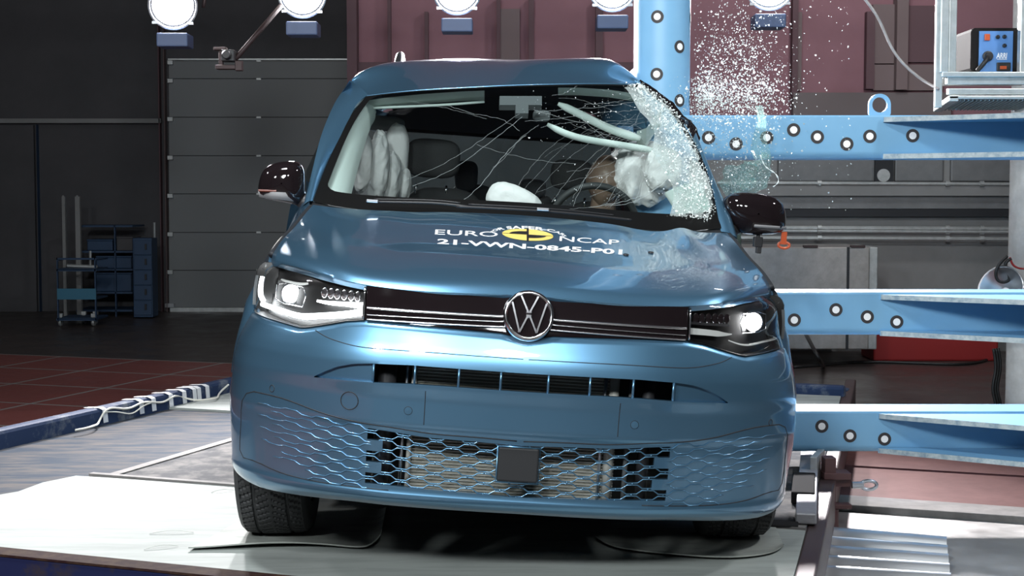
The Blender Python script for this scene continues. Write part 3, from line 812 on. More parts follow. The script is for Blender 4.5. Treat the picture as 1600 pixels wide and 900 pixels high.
# granulated zone on the driver's side: sagging sheet of crazed laminate
def craze_mat(name, cover=.5, scale=170, col=(.62, .78, .74)):
    m = bpy.data.materials.new(name); m.use_nodes = True; nt = m.node_tree; nt.nodes.clear(); N = nt.nodes.new; L = nt.links.new
    out = N('ShaderNodeOutputMaterial'); tc = N('ShaderNodeTexCoord'); vo = N('ShaderNodeTexVoronoi'); vo.feature = 'DISTANCE_TO_EDGE'; vo.inputs['Scale'].default_value = scale
    L(tc.outputs['Object'], vo.inputs['Vector'])
    rp = N('ShaderNodeValToRGB'); rp.color_ramp.elements[0].position = .03; rp.color_ramp.elements[0].color = (1, 1, 1, 1); rp.color_ramp.elements[1].position = .16; rp.color_ramp.elements[1].color = (cover, cover, cover, 1)
    L(vo.outputs['Distance'], rp.inputs[0])
    nz = N('ShaderNodeTexNoise'); nz.inputs['Scale'].default_value = 9; L(tc.outputs['Object'], nz.inputs['Vector'])
    mu = N('ShaderNodeMath'); mu.operation = 'MULTIPLY_ADD'; L(nz.outputs['Fac'], mu.inputs[0]); mu.inputs[1].default_value = 1.1; mu.inputs[2].default_value = .08
    m2 = N('ShaderNodeMath'); m2.operation = 'MULTIPLY'; m2.use_clamp = True; L(rp.outputs[0], m2.inputs[0]); L(mu.outputs[0], m2.inputs[1])
    tr = N('ShaderNodeBsdfTransparent'); tr.inputs[0].default_value = (.86, .95, .93, 1)
    df = N('ShaderNodeBsdfDiffuse'); df.inputs[0].default_value = (*col, 1); tl = N('ShaderNodeBsdfTranslucent'); tl.inputs[0].default_value = (*col, 1)
    gl = N('ShaderNodeBsdfGlossy'); gl.inputs['Roughness'].default_value = .12
    vc = N('ShaderNodeTexVoronoi'); vc.inputs['Scale'].default_value = scale; L(tc.outputs['Object'], vc.inputs['Vector'])
    bm_ = N('ShaderNodeBump'); bm_.inputs['Strength'].default_value = .9; bm_.inputs['Distance'].default_value = .006; L(vc.outputs['Color'], bm_.inputs['Height']); L(bm_.outputs[0], gl.inputs['Normal'])
    a1 = N('ShaderNodeMixShader'); a1.inputs[0].default_value = .45; L(df.outputs[0], a1.inputs[1]); L(tl.outputs[0], a1.inputs[2])
    a2 = N('ShaderNodeMixShader'); a2.inputs[0].default_value = .22; L(a1.outputs[0], a2.inputs[1]); L(gl.outputs[0], a2.inputs[2])
    a3 = N('ShaderNodeMixShader'); L(m2.outputs[0], a3.inputs[0]); L(tr.outputs[0], a3.inputs[1]); L(a2.outputs[0], a3.inputs[2])
    L(a3.outputs[0], out.inputs[0]); return m
M['granule'] = pmat('glass_granule', (.9, .97, .95), .2, 0, spec=.9)
M['craze'] = craze_mat('crazed_glass', .8, 150, (.86, .95, .93))
inn = spl(np.array([(1046, 338), (1052, 300), (1040, 270), (1020, 235), (1022, 205), (1002, 178), (985, 150), (975, 138)], float), 40)
out_ = spl(np.array([(1110, 343), (1113, 310), (1104, 275), (1092, 245), (1080, 220), (1064, 192), (1040, 165), (1004, 137)], float), 40)
G = []
for p, q in zip(inn, out_):
    row = []
    for f in np.linspace(0, 1, 22):
        P, a, b = ws_at(*(p+(q-p)*f), .004)
        nn = mnoise.noise(Vector(P)*22)*.010+mnoise.noise(Vector(P)*60)*.004
        row.append(P+np.array([0, -.72, .62])*nn)
    G.append(row)
MB().grid(np.array(G)).build('crazed_glass', M['craze'], windscreen)
mb = MB()
for k in range(2600):                                      # loose granules all over the crazed zone
    f = rnd.random()**.6; i = rnd.randrange(len(inn)); p = inn[i]+(out_[i]-inn[i])*f+np.array([rnd.gauss(0, 3), rnd.gauss(0, 3)])
    P = ws_at(*p, .008+rnd.random()*.015)[0]; s = rnd.choice((.0010, .0016, .0022, .0034))
    d = [np.array([rnd.gauss(0, 1), rnd.gauss(0, 1), rnd.gauss(0, 1)])*s for _ in range(4)]
    mb.add([P+q for q in d], [(0, 1, 2), (0, 2, 3), (0, 3, 1), (1, 3, 2)])
o = mb.build('glass_granules', M['granule'], windscreen, recalc=False); o['kind'] = 'stuff'

# --- A pillars (outside)
def ribbon(name, A, B, mat, parent=None, n=40, thick=(0, .03, -.01), bulge=0.0):
    a, b = spl(np.array(A), n), spl(np.array(B), n)
    rows = []
    for f in np.linspace(0, 1, 7): rows.append(a*(1-f)+b*f+np.array([0, -.7, .5])*bulge*math.sin(math.pi*f))
    rows = [a+np.array(thick)]+rows+[b+np.array(thick)]
    return MB().grid(np.array(rows)).build(name, mat, parent or car, True, angle=60)
ribbon('windscreen_pillar', UP([(474, 321, 1.14), (487, 270, 1.30), (500, 218, 1.50), (515, 178, 1.70), (531, 148, 1.88), (549, 126, 2.02)]),
       UP([(489, 314, 1.165), (502, 278, 1.30), (516, 244, 1.425), (547, 183, 1.69), (560, 160, 1.80), (575, 148, 1.87)]), M['paint'], bulge=.012, thick=(.0, .05, -.02))
ribbon('windscreen_pillar', UP([(1126, 362, 1.15), (1117, 312, 1.28), (1103, 262, 1.44), (1084, 214, 1.60)]),
       UP([(1152, 372, 1.13), (1139, 330, 1.26), (1120, 288, 1.40), (1088, 208, 1.62)]), M['paint'], bulge=.014, thick=(.0, .05, -.02))
rp_ = [U(1089, 215, 1.60), U(1080, 196, 1.66), U(1066, 184, 1.73), U(1048, 163, 1.77), U(1022, 143, 1.80), U(1002, 131, 1.81)]
P = spl(np.array(rp_), 36)
mb = MB(); G = []
for i, p in enumerate(P):
    row = []
    for k in range(9):
        a = math.pi*2*k/8; r = .017+.008*mnoise.noise(Vector(p)*30+Vector((k, 0, 0)))
        row.append(p+np.array([r*math.cos(a), .02, r*math.sin(a)])+np.array([0, .02*math.sin(a), 0]))
    G.append(row)
mb.grid(np.array(G)); mb.build('crumpled_pillar', M['gloss_black'], car, True, angle=35)

# --- roof with its buckle
front = np.vstack([UP([(549, 126.5, 2.02), (560, 139, 1.94)]), spl(UP([(574, 148.5, 1.865), (640, 141, 1.81), (720, 136, 1.77), (800, 132, 1.75), (880, 130, 1.75), (950, 129.5, 1.77), (1000, 131, 1.80)]), 40)])
crest_px = [(551, 124, 2.06), (561, 114, 2.10), (575, 107, 2.14), (592, 101.5, 2.2), (640, 96.5, 2.3), (690, 94, 2.35), (740, 93, 2.3), (790, 94, 2.25), (830, 93, 2.15), (880, 91.5, 2.1), (930, 91, 2.05), (960, 96, 2.0), (985, 113, 1.95), (1002, 130, 1.86)]
n_ = 60
fr_ = spl(front, n_); cr_ = spl(UP(crest_px), n_)
def roof_row(y):
    rows = []
    for s in np.linspace(-1, 1, n_):
        x = .745*np.sign(s)*abs(s)**.8; z = 1.70+.175*(1-abs(s)**2.4)
        rows.append((x, y, z))
    r = np.array(rows); r = r.copy()
    wgt = sstep(.1, .75, r[:, 0])*math.exp(-((y-2.2)/.5)**2); r[:, 0] -= .36*wgt; r[:, 2] += .05*wgt
    return r
r34, r30 = roof_row(3.4), roof_row(2.75)
keyrows = [fr_, fr_*.5+cr_*.5+np.array([0, 0, .010])*(np.sin(np.linspace(0, math.pi, n_))[:, None]**2), cr_, r30, r34, roof_row(4.0), roof_row(4.35)]
ROOF = spl_t([0, .5, 1, 2, 3, 4, 5], np.array(keyrows), np.r_[np.linspace(0, 1, 14), np.linspace(1.15, 5, 24)])
MB().grid(ROOF).build('roof', M['paint'], car, True, weld=True)
lip_ = fr_[5:]
MB().tube([p+np.array([0, -.001, -.004]) for p in lip_[1:-1]], .0040, 6).build('roof_edge', M['paint'], car, True)
# roof rails
for sg in (-1, 1):
    A = [(-.565, 2.42, 1.80), (-.565, 2.52, 1.868), (-.565, 2.75, 1.885), (-.575, 3.3, 1.885), (-.59, 4.0, 1.87), (-.59, 4.2, 1.80)]
    P = spl(np.array(A)*[-sg, 1, 1], 40)*np.array([1, 1, 1])
    MB().tube(P, np.interp(np.linspace(0, 1, 40), [0, .06, .94, 1], [.022, .018, .018, .022]), 8).build('roof_rail', M['satin'], car, True)

# --- wipers and cowl
for P, clip in (([(985, 353, .99), (900, 343.5, .955), (800, 336, .935), (712, 332, .94)], (847, 338, .93)), ([(735, 333, .95), (690, 327.5, .98), (640, 325.5, 1.0), (572, 324.5, 1.03)], (582, 325, 1.01))):
    pts = spl(np.array(UP(P))+np.array([0, -.02, .022]), 30)
    mb = MB(); mb.tube(pts, .0055, 6); mb.tube([p+np.array([0, .012, .010]) for p in pts[3:-2]], .0035, 6)
    wiper = mb.build('wiper', M['black_plastic'], car, True)
    c = U(*clip)+np.array([0, -.03, .026])
    MB().box(c, (.045, .02, .012)).build('wiper_clip', M['satin'], wiper, bevel=.003)
cow = [(a*.995, ws_bot[i][1]-.03, ws_bot[i][2]-.02) for i, a in enumerate(ws_bot[:, 0])]
G = np.array([np.array(cow)+np.array([0, -.09, -.015]), np.array(cow), ws_bot+np.array([0, .01, .0])])
MB().grid(G).build('cowl', M['black_plastic'], car, True)

# --- door mirrors
def mirror(sg, outline, stripe, y0, depth=.15):
    n = 44; O = np.array([U(a, b, y0) for a, b in outline]); O = np.vstack([O, O[:1]])
    t = np.r_[0, np.cumsum(np.linalg.norm(np.diff(O, axis=0), axis=1))]; q = np.linspace(0, t[-1], n, endpoint=False)
    O = np.stack([np.interp(q, t, O[:, k]) for k in range(3)], 1)
    for _ in range(2): O = (np.roll(O, 1, 0)+2*O+np.roll(O, -1, 0))/4
    c = O.mean(0); lay = []
    for dy, s in ((-.055, .03), (-.053, .35), (-.046, .62), (-.030, .84), (-.008, .97), (.02, 1.0), (depth*.6, .97), (depth*.62, .90), (depth*.60, .05)):
        lay.append(c+(O-c)*[s, 1, s]+np.array([0, dy-(O[0, 1]-c[1]), 0]))
    m = MB().grid(np.array(lay), close_v=True).build('mirror', M['gloss_black'], car, True, angle=50)
    A, B = stripe
    a0, a1 = np.array([U(*p, y0) for p in A]), np.array([U(*p, y0) for p in B])
    G = []
    for f in np.linspace(0, 1, 20):
        p0, p1 = a0[0]+(a0[1]-a0[0])*f, a1[0]+(a1[1]-a1[0])*f
        bow = -.050+.045*abs(2*f-1)**2.2
        G.append([p0+[0, bow+.012, 0], p0+[0, bow-.004, 0], p1+[0, bow-.001, 0], p1+[0, bow+.02, 0]])
    MB().grid(np.array(G)).build('mirror_band', M['mirror_grey'], m, True)
    foot = [c+np.array([-sg*.07, .01, -.055]), c+np.array([-sg*.12, .03, -.085]), c+np.array([-sg*.165, .05, -.09])]
    MB().tube(spl(np.array(foot), 8), [.03]*8, 10).build('mirror_foot', M['black_plastic'], m, True)
    return m
ml = mirror(-1, [(402, 300), (403.5, 284), (409, 267), (420, 257), (436, 252.5), (455, 251), (468, 253), (474.5, 262), (476, 285), (475, 310), (470, 323), (450, 318), (425, 313), (406, 310)], (((403.5, 298.5), (474, 302)), ((405, 308), (471, 316))), 1.24)
mr_ = mirror(1, [(1131, 325), (1132, 312), (1142, 303), (1160, 299.5), (1185, 301), (1208, 306), (1222, 314), (1228, 328), (1229, 350), (1226, 362), (1216, 366.5), (1180, 368), (1156, 365), (1142, 352), (1134, 338)], (((1150, 348.5), (1228, 354)), ((1150, 353), (1228, 358.5))), 1.26)
p0, p1 = U(404, 297.5, 1.20), U(432, 298.5, 1.19)
MB().tube([p0, p1], .0045, 6).build('indicator', M['indicator'], ml)
# camera clamp and orange strap hanging under the right mirror
c = U(1184, 378, 1.27)
mb = MB(); mb.box(c, (.035, .03, .04)); mb.box(c+np.array([.005, 0, -.03]), (.02, .025, .03)); mb.tube([c+np.array([0, 0, .045]), c], .008, 8); mb.build('bracket', M['black_plastic'], mr_, bevel=.004)
a, b = U(1224, 364, 1.27), U(1225, 380, 1.27)
mb = MB(); mb.box((a+b)/2, (.022, .012, .05)); mb.tube([b+np.array([.022*math.cos(t), 0, .012*math.sin(t)-.008]) for t in np.linspace(0, 2*math.pi, 17)], .006, 6); mb.build('strap_tab', M['orange'], mr_)

# --- interior
G = []
for x in np.linspace(-.78, .78, 40):
    G.append([(x, y, z+.012*math.exp(-((x-.40)/.2)**2)) for y, z in ((1.14, 1.13), (1.30, 1.155), (1.5, 1.17), (1.62, 1.16), (1.68, 1.10), (1.70, .95), (1.66, .6))])
MB().grid(np.array(G)).build('dashboard', M['dash'], car, True)
sc = U(932, 292, 1.72); wc = np.array([sc[0], 1.74, sc[2]-.17])
st = MB(); ax = Vector((0, -.9, -.32)).normalized()
qq = ax.to_track_quat('Z', 'Y')
st.tube([Vector(wc)+qq @ Vector((.185*math.cos(a), .185*math.sin(a), 0)) for a in np.linspace(0, 2*math.pi, 49)], .015, 10)
for an in (-20, 200, 270):
    st.tube([Vector(wc), Vector(wc)+qq @ Vector((.18*math.cos(math.radians(an)), .18*math.sin(math.radians(an)), 0))], .018, 8)
st.lathe([(.0001, -.03), (.05, -.025), (.06, 0), (.06, .02)], wc, ax, 20)
st.build('steering_wheel', M['dash'], car, True, angle=50)
def rbox(name, c, d, mat, parent, r=.04, ex=4.0, n=24, tilt=0.0, lump=0.0, ls=8):
    """soft box (superellipsoid)"""
    G = []
    for i in range(n):
        u = -math.pi/2+math.pi*i/(n-1); row = []
        for j in range(2*n):
            v = 2*math.pi*j/(2*n)
            f = lambda s: math.copysign(abs(s)**(2/ex), s)
            p = np.array([f(math.cos(u))*f(math.cos(v))*d[0]/2, f(math.cos(u))*f(math.sin(v))*d[1]/2, f(math.sin(u))*d[2]/2])
            if lump: p *= 1+lump*mnoise.noise(Vector(p)*ls+Vector(c))
            ct, s_ = math.cos(tilt), math.sin(tilt); p = np.array([p[0], p[1]*ct-p[2]*s_, p[1]*s_+p[2]*ct])
            row.append(np.array(c)+p)
        G.append(row)
    return MB().grid(np.array(G), close_v=True).build(name, mat, parent, True, weld=True)
def seat(px0, px1, ytop_back, head, y, mat):
    a, b = U(px0, ytop_back, y), U(px1, ytop_back, y); cx = (a[0]+b[0])/2; zt = (a[2]+b[2])/2
    s = rbox('seat', (cx, y+.02, zt-.33), (abs(b[0]-a[0]), .16, .68), mat, car, ex=3.2, tilt=-.12)
    h0, h1 = U(head[0], head[1], y), U(head[2], head[3], y)
    c = (h0+h1)/2; rbox('headrest', c, (abs(h1[0]-h0[0]), .11, abs(h1[2]-h0[2])), mat, s, ex=3.4)
    for dx in (-.07, .07): MB().tube([(c[0]+dx, y+.01, h1[2]-.03), (c[0]+dx, y+.01, zt-.03)], .006, 8).build('headrest_post', M['chrome'], s, True)
    rbox('seat_cushion', (cx, y-.28, zt-.66), (abs(b[0]-a[0]), .55, .16), mat, s, ex=3.2)
seat(618, 770, 296, (636, 214, 717, 281), 2.42, M['seat'])
seat(870, 1010, 318, (862, 247, 925, 300), 2.48, M['seat'])
seat(690, 790, 290, (712, 250, 745, 300), 3.2, M['seat'])
seat(795, 880, 305, (812, 278, 852, 310), 3.2, M['seat'])
# pale headliner front, trims, sun visors
ribbon('pillar_trim', UP([(503, 303, 1.25), (530, 236, 1.50), (550, 188, 1.70), (563, 158, 1.86)]), UP([(540, 312, 1.34), (553, 262, 1.54), (568, 210, 1.74), (584, 166, 1.92)]), M['trim'], thick=(.01, .05, -.02), bulge=.02)
ribbon('pillar_trim', UP([(1062, 340, 1.42), (1050, 315, 1.5), (1040, 300, 1.56)]), UP([(1112, 344, 1.22), (1108, 318, 1.32), (1094, 285, 1.45)]), M['trim'], bulge=.02)
G = [[U(x, yy, d) for yy, d in ((y0, 1.86), (y0+8, 1.90), (y0+15, 1.96), (y0+14, 2.02), (y0+6, 2.3))] for x, y0 in ((574, 157), (600, 153), (660, 147), (720, 143), (757, 141.5))]
MB().grid(np.array(G)).build('headliner', M['trim'], car, True)
MB().tube(spl(UP([(580, 169, 1.92), (640, 166.5, 1.92), (700, 163.5, 1.92), (757, 159, 1.92)]), 20), .010, 8, flat=.6).build('sun_visor', M['trim'], car, True)
G = [[U(x, yy, d) for yy, d in ((y0, 1.82), (y0+6, 1.86), (y0+12, 1.92), (y0+10, 2.0))] for x, y0 in ((872, 137), (905, 137), (950, 140), (990, 146), (1010, 160))]
MB().grid(np.array(G)).build('headliner', M['trim'], car, True)
MB().tube(spl(UP([(872, 162, 1.86), (905, 178, 1.87), (950, 200, 1.9), (1000, 217, 1.92)]), 24), np.interp(np.linspace(0, 1, 24), [0, .1, .9, 1], [.008, .017, .020, .012]), 8).build('handrail_trim', M['trim'], car, True)
MB().tube(spl(UP([(855, 194, 1.82), (880, 207, 1.82), (940, 222, 1.85), (1020, 235, 1.9)]), 24), np.interp(np.linspace(0, 1, 24), [0, .1, .9, 1], [.008, .015, .017, .010]), 8).build('sun_visor', M['trim'], car, True)
G = [[U(x, yy, 1.9+.1*k) for k, yy in enumerate((y0, y1))] for x, y0, y1 in ((995, 205, 225), (1010, 200, 228), (1025, 180, 205), (1034, 165, 200))]
MB().grid(np.array(G)).build('torn_trim', M['trim'], car)
MB().tube(spl(UP([(573, 160, 1.93), (580, 172, 1.95), (580, 188, 1.97), (573, 203, 1.98)]), 16), np.interp(np.linspace(0, 1, 16), [0, .5, 1], [.016, .020, .004]), 8, flat=.5).build('trim_flap', M['trim'], car, True)
# dark ceiling behind the header
MB().grid(ROOF[7:, 4:-4]-np.array([0, 0, .035])).build('ceiling_lining', M['seat'], car, True)
# sensor mount and inside mirror at the top of the screen
P = [ws_at(*q, -.012)[0] for q in ((781, 147), (847, 147), (847, 161), (826, 161), (826, 174), (806, 174), (806, 161), (781, 161))]
MB().add([p for p in P]+[p+np.array([0, .03, -.02]) for p in P], [tuple(range(8)), tuple(range(15, 7, -1))]+[(i, (i+1) % 8, 8+(i+1) % 8, 8+i) for i in range(8)]).build('sensor_mount', M['grey_plastic'], car)
c = U(846, 181, 1.80); rbox('inside_mirror', c, (.075, .035, .05), M['grey_plastic'], car, ex=3)
# airbags
def airbag(name, c, d, lobes, seed, wr=.10, ex=2.6, axis=0, roll=0.0):
    n = 60; G = []
    for i in range(n):
        u = -math.pi/2+math.pi*i/(n-1); row = []
        for j in range(90):
            v = 2*math.pi*j/90; f = lambda s: math.copysign(abs(s)**(2/ex), s)
            p = np.array([f(math.cos(u))*f(math.cos(v)), f(math.cos(u))*f(math.sin(v)), f(math.sin(u))])
            if lobes: p[1] *= .55+.45*abs(math.sin((p[axis]+1)*math.pi*lobes/2))
            p = p*np.array(d)/2
            q_ = Vector((p[0], p[1], p[2]*.6)); w_ = mnoise.noise(q_*9+Vector((seed, 0, 0)))*.6-abs(mnoise.noise(q_*18+Vector((seed, 5, 0))))*.8-abs(mnoise.noise(q_*34+Vector((seed, 9, 0))))*.4
            p = p*(1+wr*w_); cr_, sr_ = math.cos(roll), math.sin(roll)
            row.append(np.array(c)+np.array([p[0]*cr_+p[2]*sr_, p[1], -p[0]*sr_+p[2]*cr_]))
        G.append(row)
    return MB().grid(np.array(G), close_v=True).build(name, M['airbag'], car, True, weld=True)
for k, (px_, yc, wpx, y0, y1) in enumerate(((566, 1.92, 30, 205, 296), (590, 2.04, 36, 208, 312), (612, 2.14, 32, 238, 312), (632, 2.25, 22, 268, 312))):
    a, b = U(px_, y0, yc), U(px_, y1, yc)
    airbag('curtain_airbag', (a+b)/2, (wpx/345, .15, a[2]-b[2]+.04), 0, k*3.1, .24, 2.2)
a, b = U(616, 190, 2.28), U(620, 306, 2.28)
airbag('curtain_airbag', (a+b)/2, (.12, .12, a[2]-b[2]), 0, 9.3, .10)
a, b = U(590, 180, 2.3), U(600, 205, 2.3); rbox('grab_handle_trim', (a+b)/2, (.22, .08, .07), M['grey_plastic'], car, ex=3)
a, b = U(985, 215, 2.0), U(1010, 322, 2.0)
airbag('curtain_airbag', (a+b)/2+np.array([.03, .05, 0]), (.27, .22, a[2]-b[2]), 2, 4.2, .22)
a, b = U(1040, 225, 1.9), U(1035, 300, 1.9)
airbag('curtain_airbag', (a+b)/2, (.16, .16, a[2]-b[2]), 0, 6.2, .3)
a, b = U(803, 288, 1.85), U(803, 332, 1.85)
airbag('centre_airbag', (a+b)/2+np.array([0, 0, -.02]), (.25, .16, a[2]-b[2]+.03), 0, 2.4, .07, 2.8, roll=.35)
# --- crash dummy in the driver's seat (head, neck, torso in one skin)
hc = U(946, 283, 2.12)
dummy = thing('crash_dummy', 'brown bald crash test dummy leaning behind the steering wheel, white airbag against its head', 'dummy', tuple(CAR_R @ np.array([hc[0]+.02, 2.2, .62])+CAR_T), (0, ROLL, YAW))
dc = np.array([hc[0]+.02, 2.2, .62])
G = []
for i in range(36):
    u = -math.pi/2+math.pi*i/35; row = []
    for j in range(40):
        v = 2*math.pi*j/40
        p = np.array([.084*math.cos(u)*math.cos(v), .102*math.cos(u)*math.sin(v), .118*math.sin(u)])
        fr = max(0, -math.sin(v))*math.cos(u); zz = p[2]
        if zz < -.03: p[0] *= 1-.9*(-zz-.03)/.2*1.0; 
        p[1] -= fr**6*(.020*math.exp(-((zz+.012)/.022)**2)*math.exp(-(p[0]/.014)**2))        # nose
        p[1] += fr**4*.010*math.exp(-((zz-.018)/.014)**2)*math.exp(-((abs(p[0])-.032)/.016)**2)   # eye hollows
        p[1] += fr**4*.005*math.exp(-((zz+.052)/.006)**2)*math.exp(-(p[0]/.024)**2)         # mouth line
        p[0] += math.copysign(.006*math.exp(-((zz)/.025)**2)*math.exp(-((p[1]-.01)/.02)**2), p[0])  # ears
        ct, st_ = math.cos(.10), math.sin(.10)
        row.append(hc-dc+np.array([p[0]*ct+p[2]*st_, p[1], -p[0]*st_+p[2]*ct]))
    G.append(row)
mb = MB(); mb.grid(np.array(G), close_v=True)
o0 = hc-dc
mb.grid(np.array([[o0+np.array([ox+rx*math.cos(a), oy+ry*math.sin(a), oz]) for a in np.linspace(0, 2*math.pi, 28, endpoint=False)] for ox, oy, oz, rx, ry in
    ((0, .02, -.07, .055, .06), (0, .03, -.12, .058, .06), (0, .04, -.17, .08, .07), (0, .05, -.20, .15, .09), (0, .06, -.25, .19, .11), (0, .06, -.34, .185, .125), (0, .05, -.46, .165, .12), (0, .05, -.56, .16, .12))]), close_v=True)
mb.build('dummy_body', M['skin'], dummy, True)
mb = MB(); mb.grid(np.array([[o0+np.array([ox+rx*math.cos(a), oy+ry*math.sin(a), oz]) for a in np.linspace(0, 2*math.pi, 28, endpoint=False)] for ox, oy, oz, rx, ry in
    ((0, .045, -.185, .125, .09), (0, .05, -.20, .165, .10), (0, .06, -.25, .20, .12), (0, .06, -.34, .195, .135), (0, .05, -.46, .175, .13), (0, .05, -.56, .17, .13))]), close_v=True)
for s in (-1, 1):
    mb.tube(spl(np.array([o0+[s*.17, .06, -.235], o0+[s*.23, .02, -.34], o0+[s*.24, -.08, -.45]]), 10), [.065, .064, .062, .06, .058, .056, .054, .052, .05, .05], 12)
mb.build('shirt', M['shirt'], dummy, True)
mb = MB()
for s in (-1, 1):
    mb.tube(spl(np.array([o0+[s*.24, -.08, -.45], o0+[s*.22, -.20, -.46], o0+[s*.20, -.30, -.42]]), 10), np.linspace(.045, .03, 10), 12)
    hnd = o0+np.array([s*.195, -.33, -.40])
    mb.tube([hnd+[0, .04, -.02], hnd+[0, 0, 0], hnd+[-s*.005, -.03, .01]], [.03, .038, .03], 10)
    for k in range(4):
        b0 = hnd+np.array([-s*.005, -.03, .028-.016*k]); L = (.9, 1.0, .95, .75)[k]
        mb.tube([b0, b0+np.array([-s*.012, -.028*L, .002]), b0+np.array([-s*.036, -.035*L, 0]), b0+np.array([-s*.05, -.016*L, 0])], [.009, .009, .008, .006], 8)
    mb.tube([hnd+[-s*.01, 0, .03], hnd+[-s*.035, -.02, .036], hnd+[-s*.05, -.032, .028]], [.012, .010, .008], 8)
mb.build('forearms_and_hands', M['skin'], dummy, True)
# ================================================================== THE HALL
FZ = -.25
M['wall_dark'] = pmat('dark_wall', (.055, .055, .060), .8, col2=(.075, .072, .078), scale=1.2, lo=.3, hi=.7)
M['wall_red_glow'] = pmat('cladding_painted_glow', (.24, .115, .135), .75, col2=(.28, .135, .16), scale=1.5, lo=.3, hi=.7)  # reddish glow around the lamps is put into this wall colour
M['wall_grey'] = pmat('grey_wall', (.20, .205, .205), .8, col2=(.25, .25, .25), scale=2, lo=.3, hi=.7)
M['door_grey'] = pmat('sectional_door', (.19, .20, .205), .6)
M['metal_grey'] = pmat('galvanised', (.42, .44, .44), .45, .6, col2=(.55, .57, .57), scale=14, lo=.35, hi=.7)
M['floor'] = pmat('hall_floor', (.050, .040, .038), .30, col2=(.075, .058, .054), scale=3, lo=.35, hi=.7, rough2=.5)
M['beam_blue'] = pmat('pole_blue_paint', (.18, .39, .60), .42, col2=(.21, .43, .63), scale=2.2, lo=.4, hi=.7, bump=.05, bscale=8)
M['beam_edge'] = pmat('worn_edge', (.42, .48, .50), .6, col2=(.20, .28, .34), scale=30, lo=.4, hi=.65)
M['target_black'] = pmat('target_black', (.03, .026, .028), .6)
M['target_white'] = pmat('target_white', (.85, .85, .85), .6)
M['deck_white'] = pmat('white_sheet', (.30, .325, .31), .75, spec=.1, col2=(.20, .22, .21), scale=3.5, lo=.42, hi=.75, stretch=(.5, 3, 1), bump=.05, bscale=12)
M['deck_steel'] = pmat('worn_steel_deck', (.026, .038, .056), .8, .0, spec=.05, col2=(.078, .073, .072), scale=4, lo=.40, hi=.62, stretch=(.8, 3.5, 1), bump=.12, bscale=16)
M['rail_blue'] = pmat('rail_blue_paint', (.022, .038, .085), .7, spec=.12, col2=(.14, .155, .18), scale=7, lo=.52, hi=.68, bump=.2, bscale=15)
M['front_blue'] = pmat('front_rail_paint', (.012, .016, .055), .75, spec=.08, col2=(.030, .024, .030), scale=5, lo=.56, hi=.66, bump=.1, bscale=12)
M['rust'] = pmat('rusty_edge', (.022, .010, .011), .85, spec=.05, col2=(.045, .027, .018), scale=20, lo=.4, hi=.65)
M['mat_grey'] = pmat('thin_mat', (.33, .35, .325), .75, spec=.1, col2=(.21, .23, .21), scale=6, lo=.45, hi=.75, stretch=(1, 2.5, 1))
M['matt_black'] = pmat('matt_black', (.022, .022, .023), .9, spec=.05)
M['strip_grey'] = pmat('grey_strip', (.15, .145, .14), .8, spec=.1, col2=(.20, .19, .185), scale=9)
M['tape'] = pmat('tape_white', (.72, .73, .74), .5)
M['wire'] = pmat('pale_wire', (.70, .68, .60), .5)
M['red_plate'] = pmat('red_oxide_plate', (.085, .030, .028), .7, spec=.15, col2=(.12, .05, .045), scale=6, lo=.35, hi=.7)
M['steel_floor'] = pmat('bare_steel_floor', (.30, .29, .28), .36, .5, col2=(.44, .43, .42), scale=4, lo=.35, hi=.7, rough2=.55, bump=.06, bscale=8)
M['corrugated'] = pmat('bright_aluminium', (.84, .86, .88), .32, .9)
M['dark_steel'] = pmat('dark_steel', (.05, .03, .03), .5, .3); M['bracket_red'] = pmat('bracket_red', (.10, .045, .045), .55)
M['duct_silver'] = pmat('taped_channel', (.34, .34, .36), .5, .5, bump=.3, bscale=30)
M['blue_dark'] = pmat('blue_lacquer', (.016, .045, .10), .6)
M['cable_black'] = pmat('black_cable', (.012, .012, .012), .5)
M['red_bin'] = pmat('red_plastic', (.30, .02, .02), .45)
M['lamp_body'] = pmat('lamp_blue_grey', (.10, .14, .25), .5)
M['lamp_glow'] = pmat('lamp_lens', (1, 1, 1), .3, emit=(1, .96, .98), es=BACK_GLOW)
M['ballast_blue'] = pmat('ballast_panel_blue', (.09, .22, .48), .5)
M['concrete'] = pmat('pale_post', (.45, .44, .42), .8, col2=(.60, .59, .57), scale=9, lo=.4, hi=.7)
def struct(o): o['kind'] = 'structure'; return o
def quad(name, pts, mat, kind='structure'):
    o = MB().add(pts, [tuple(range(len(pts)))]).build(name, mat, recalc=False)
    if kind: o['kind'] = kind
    return o

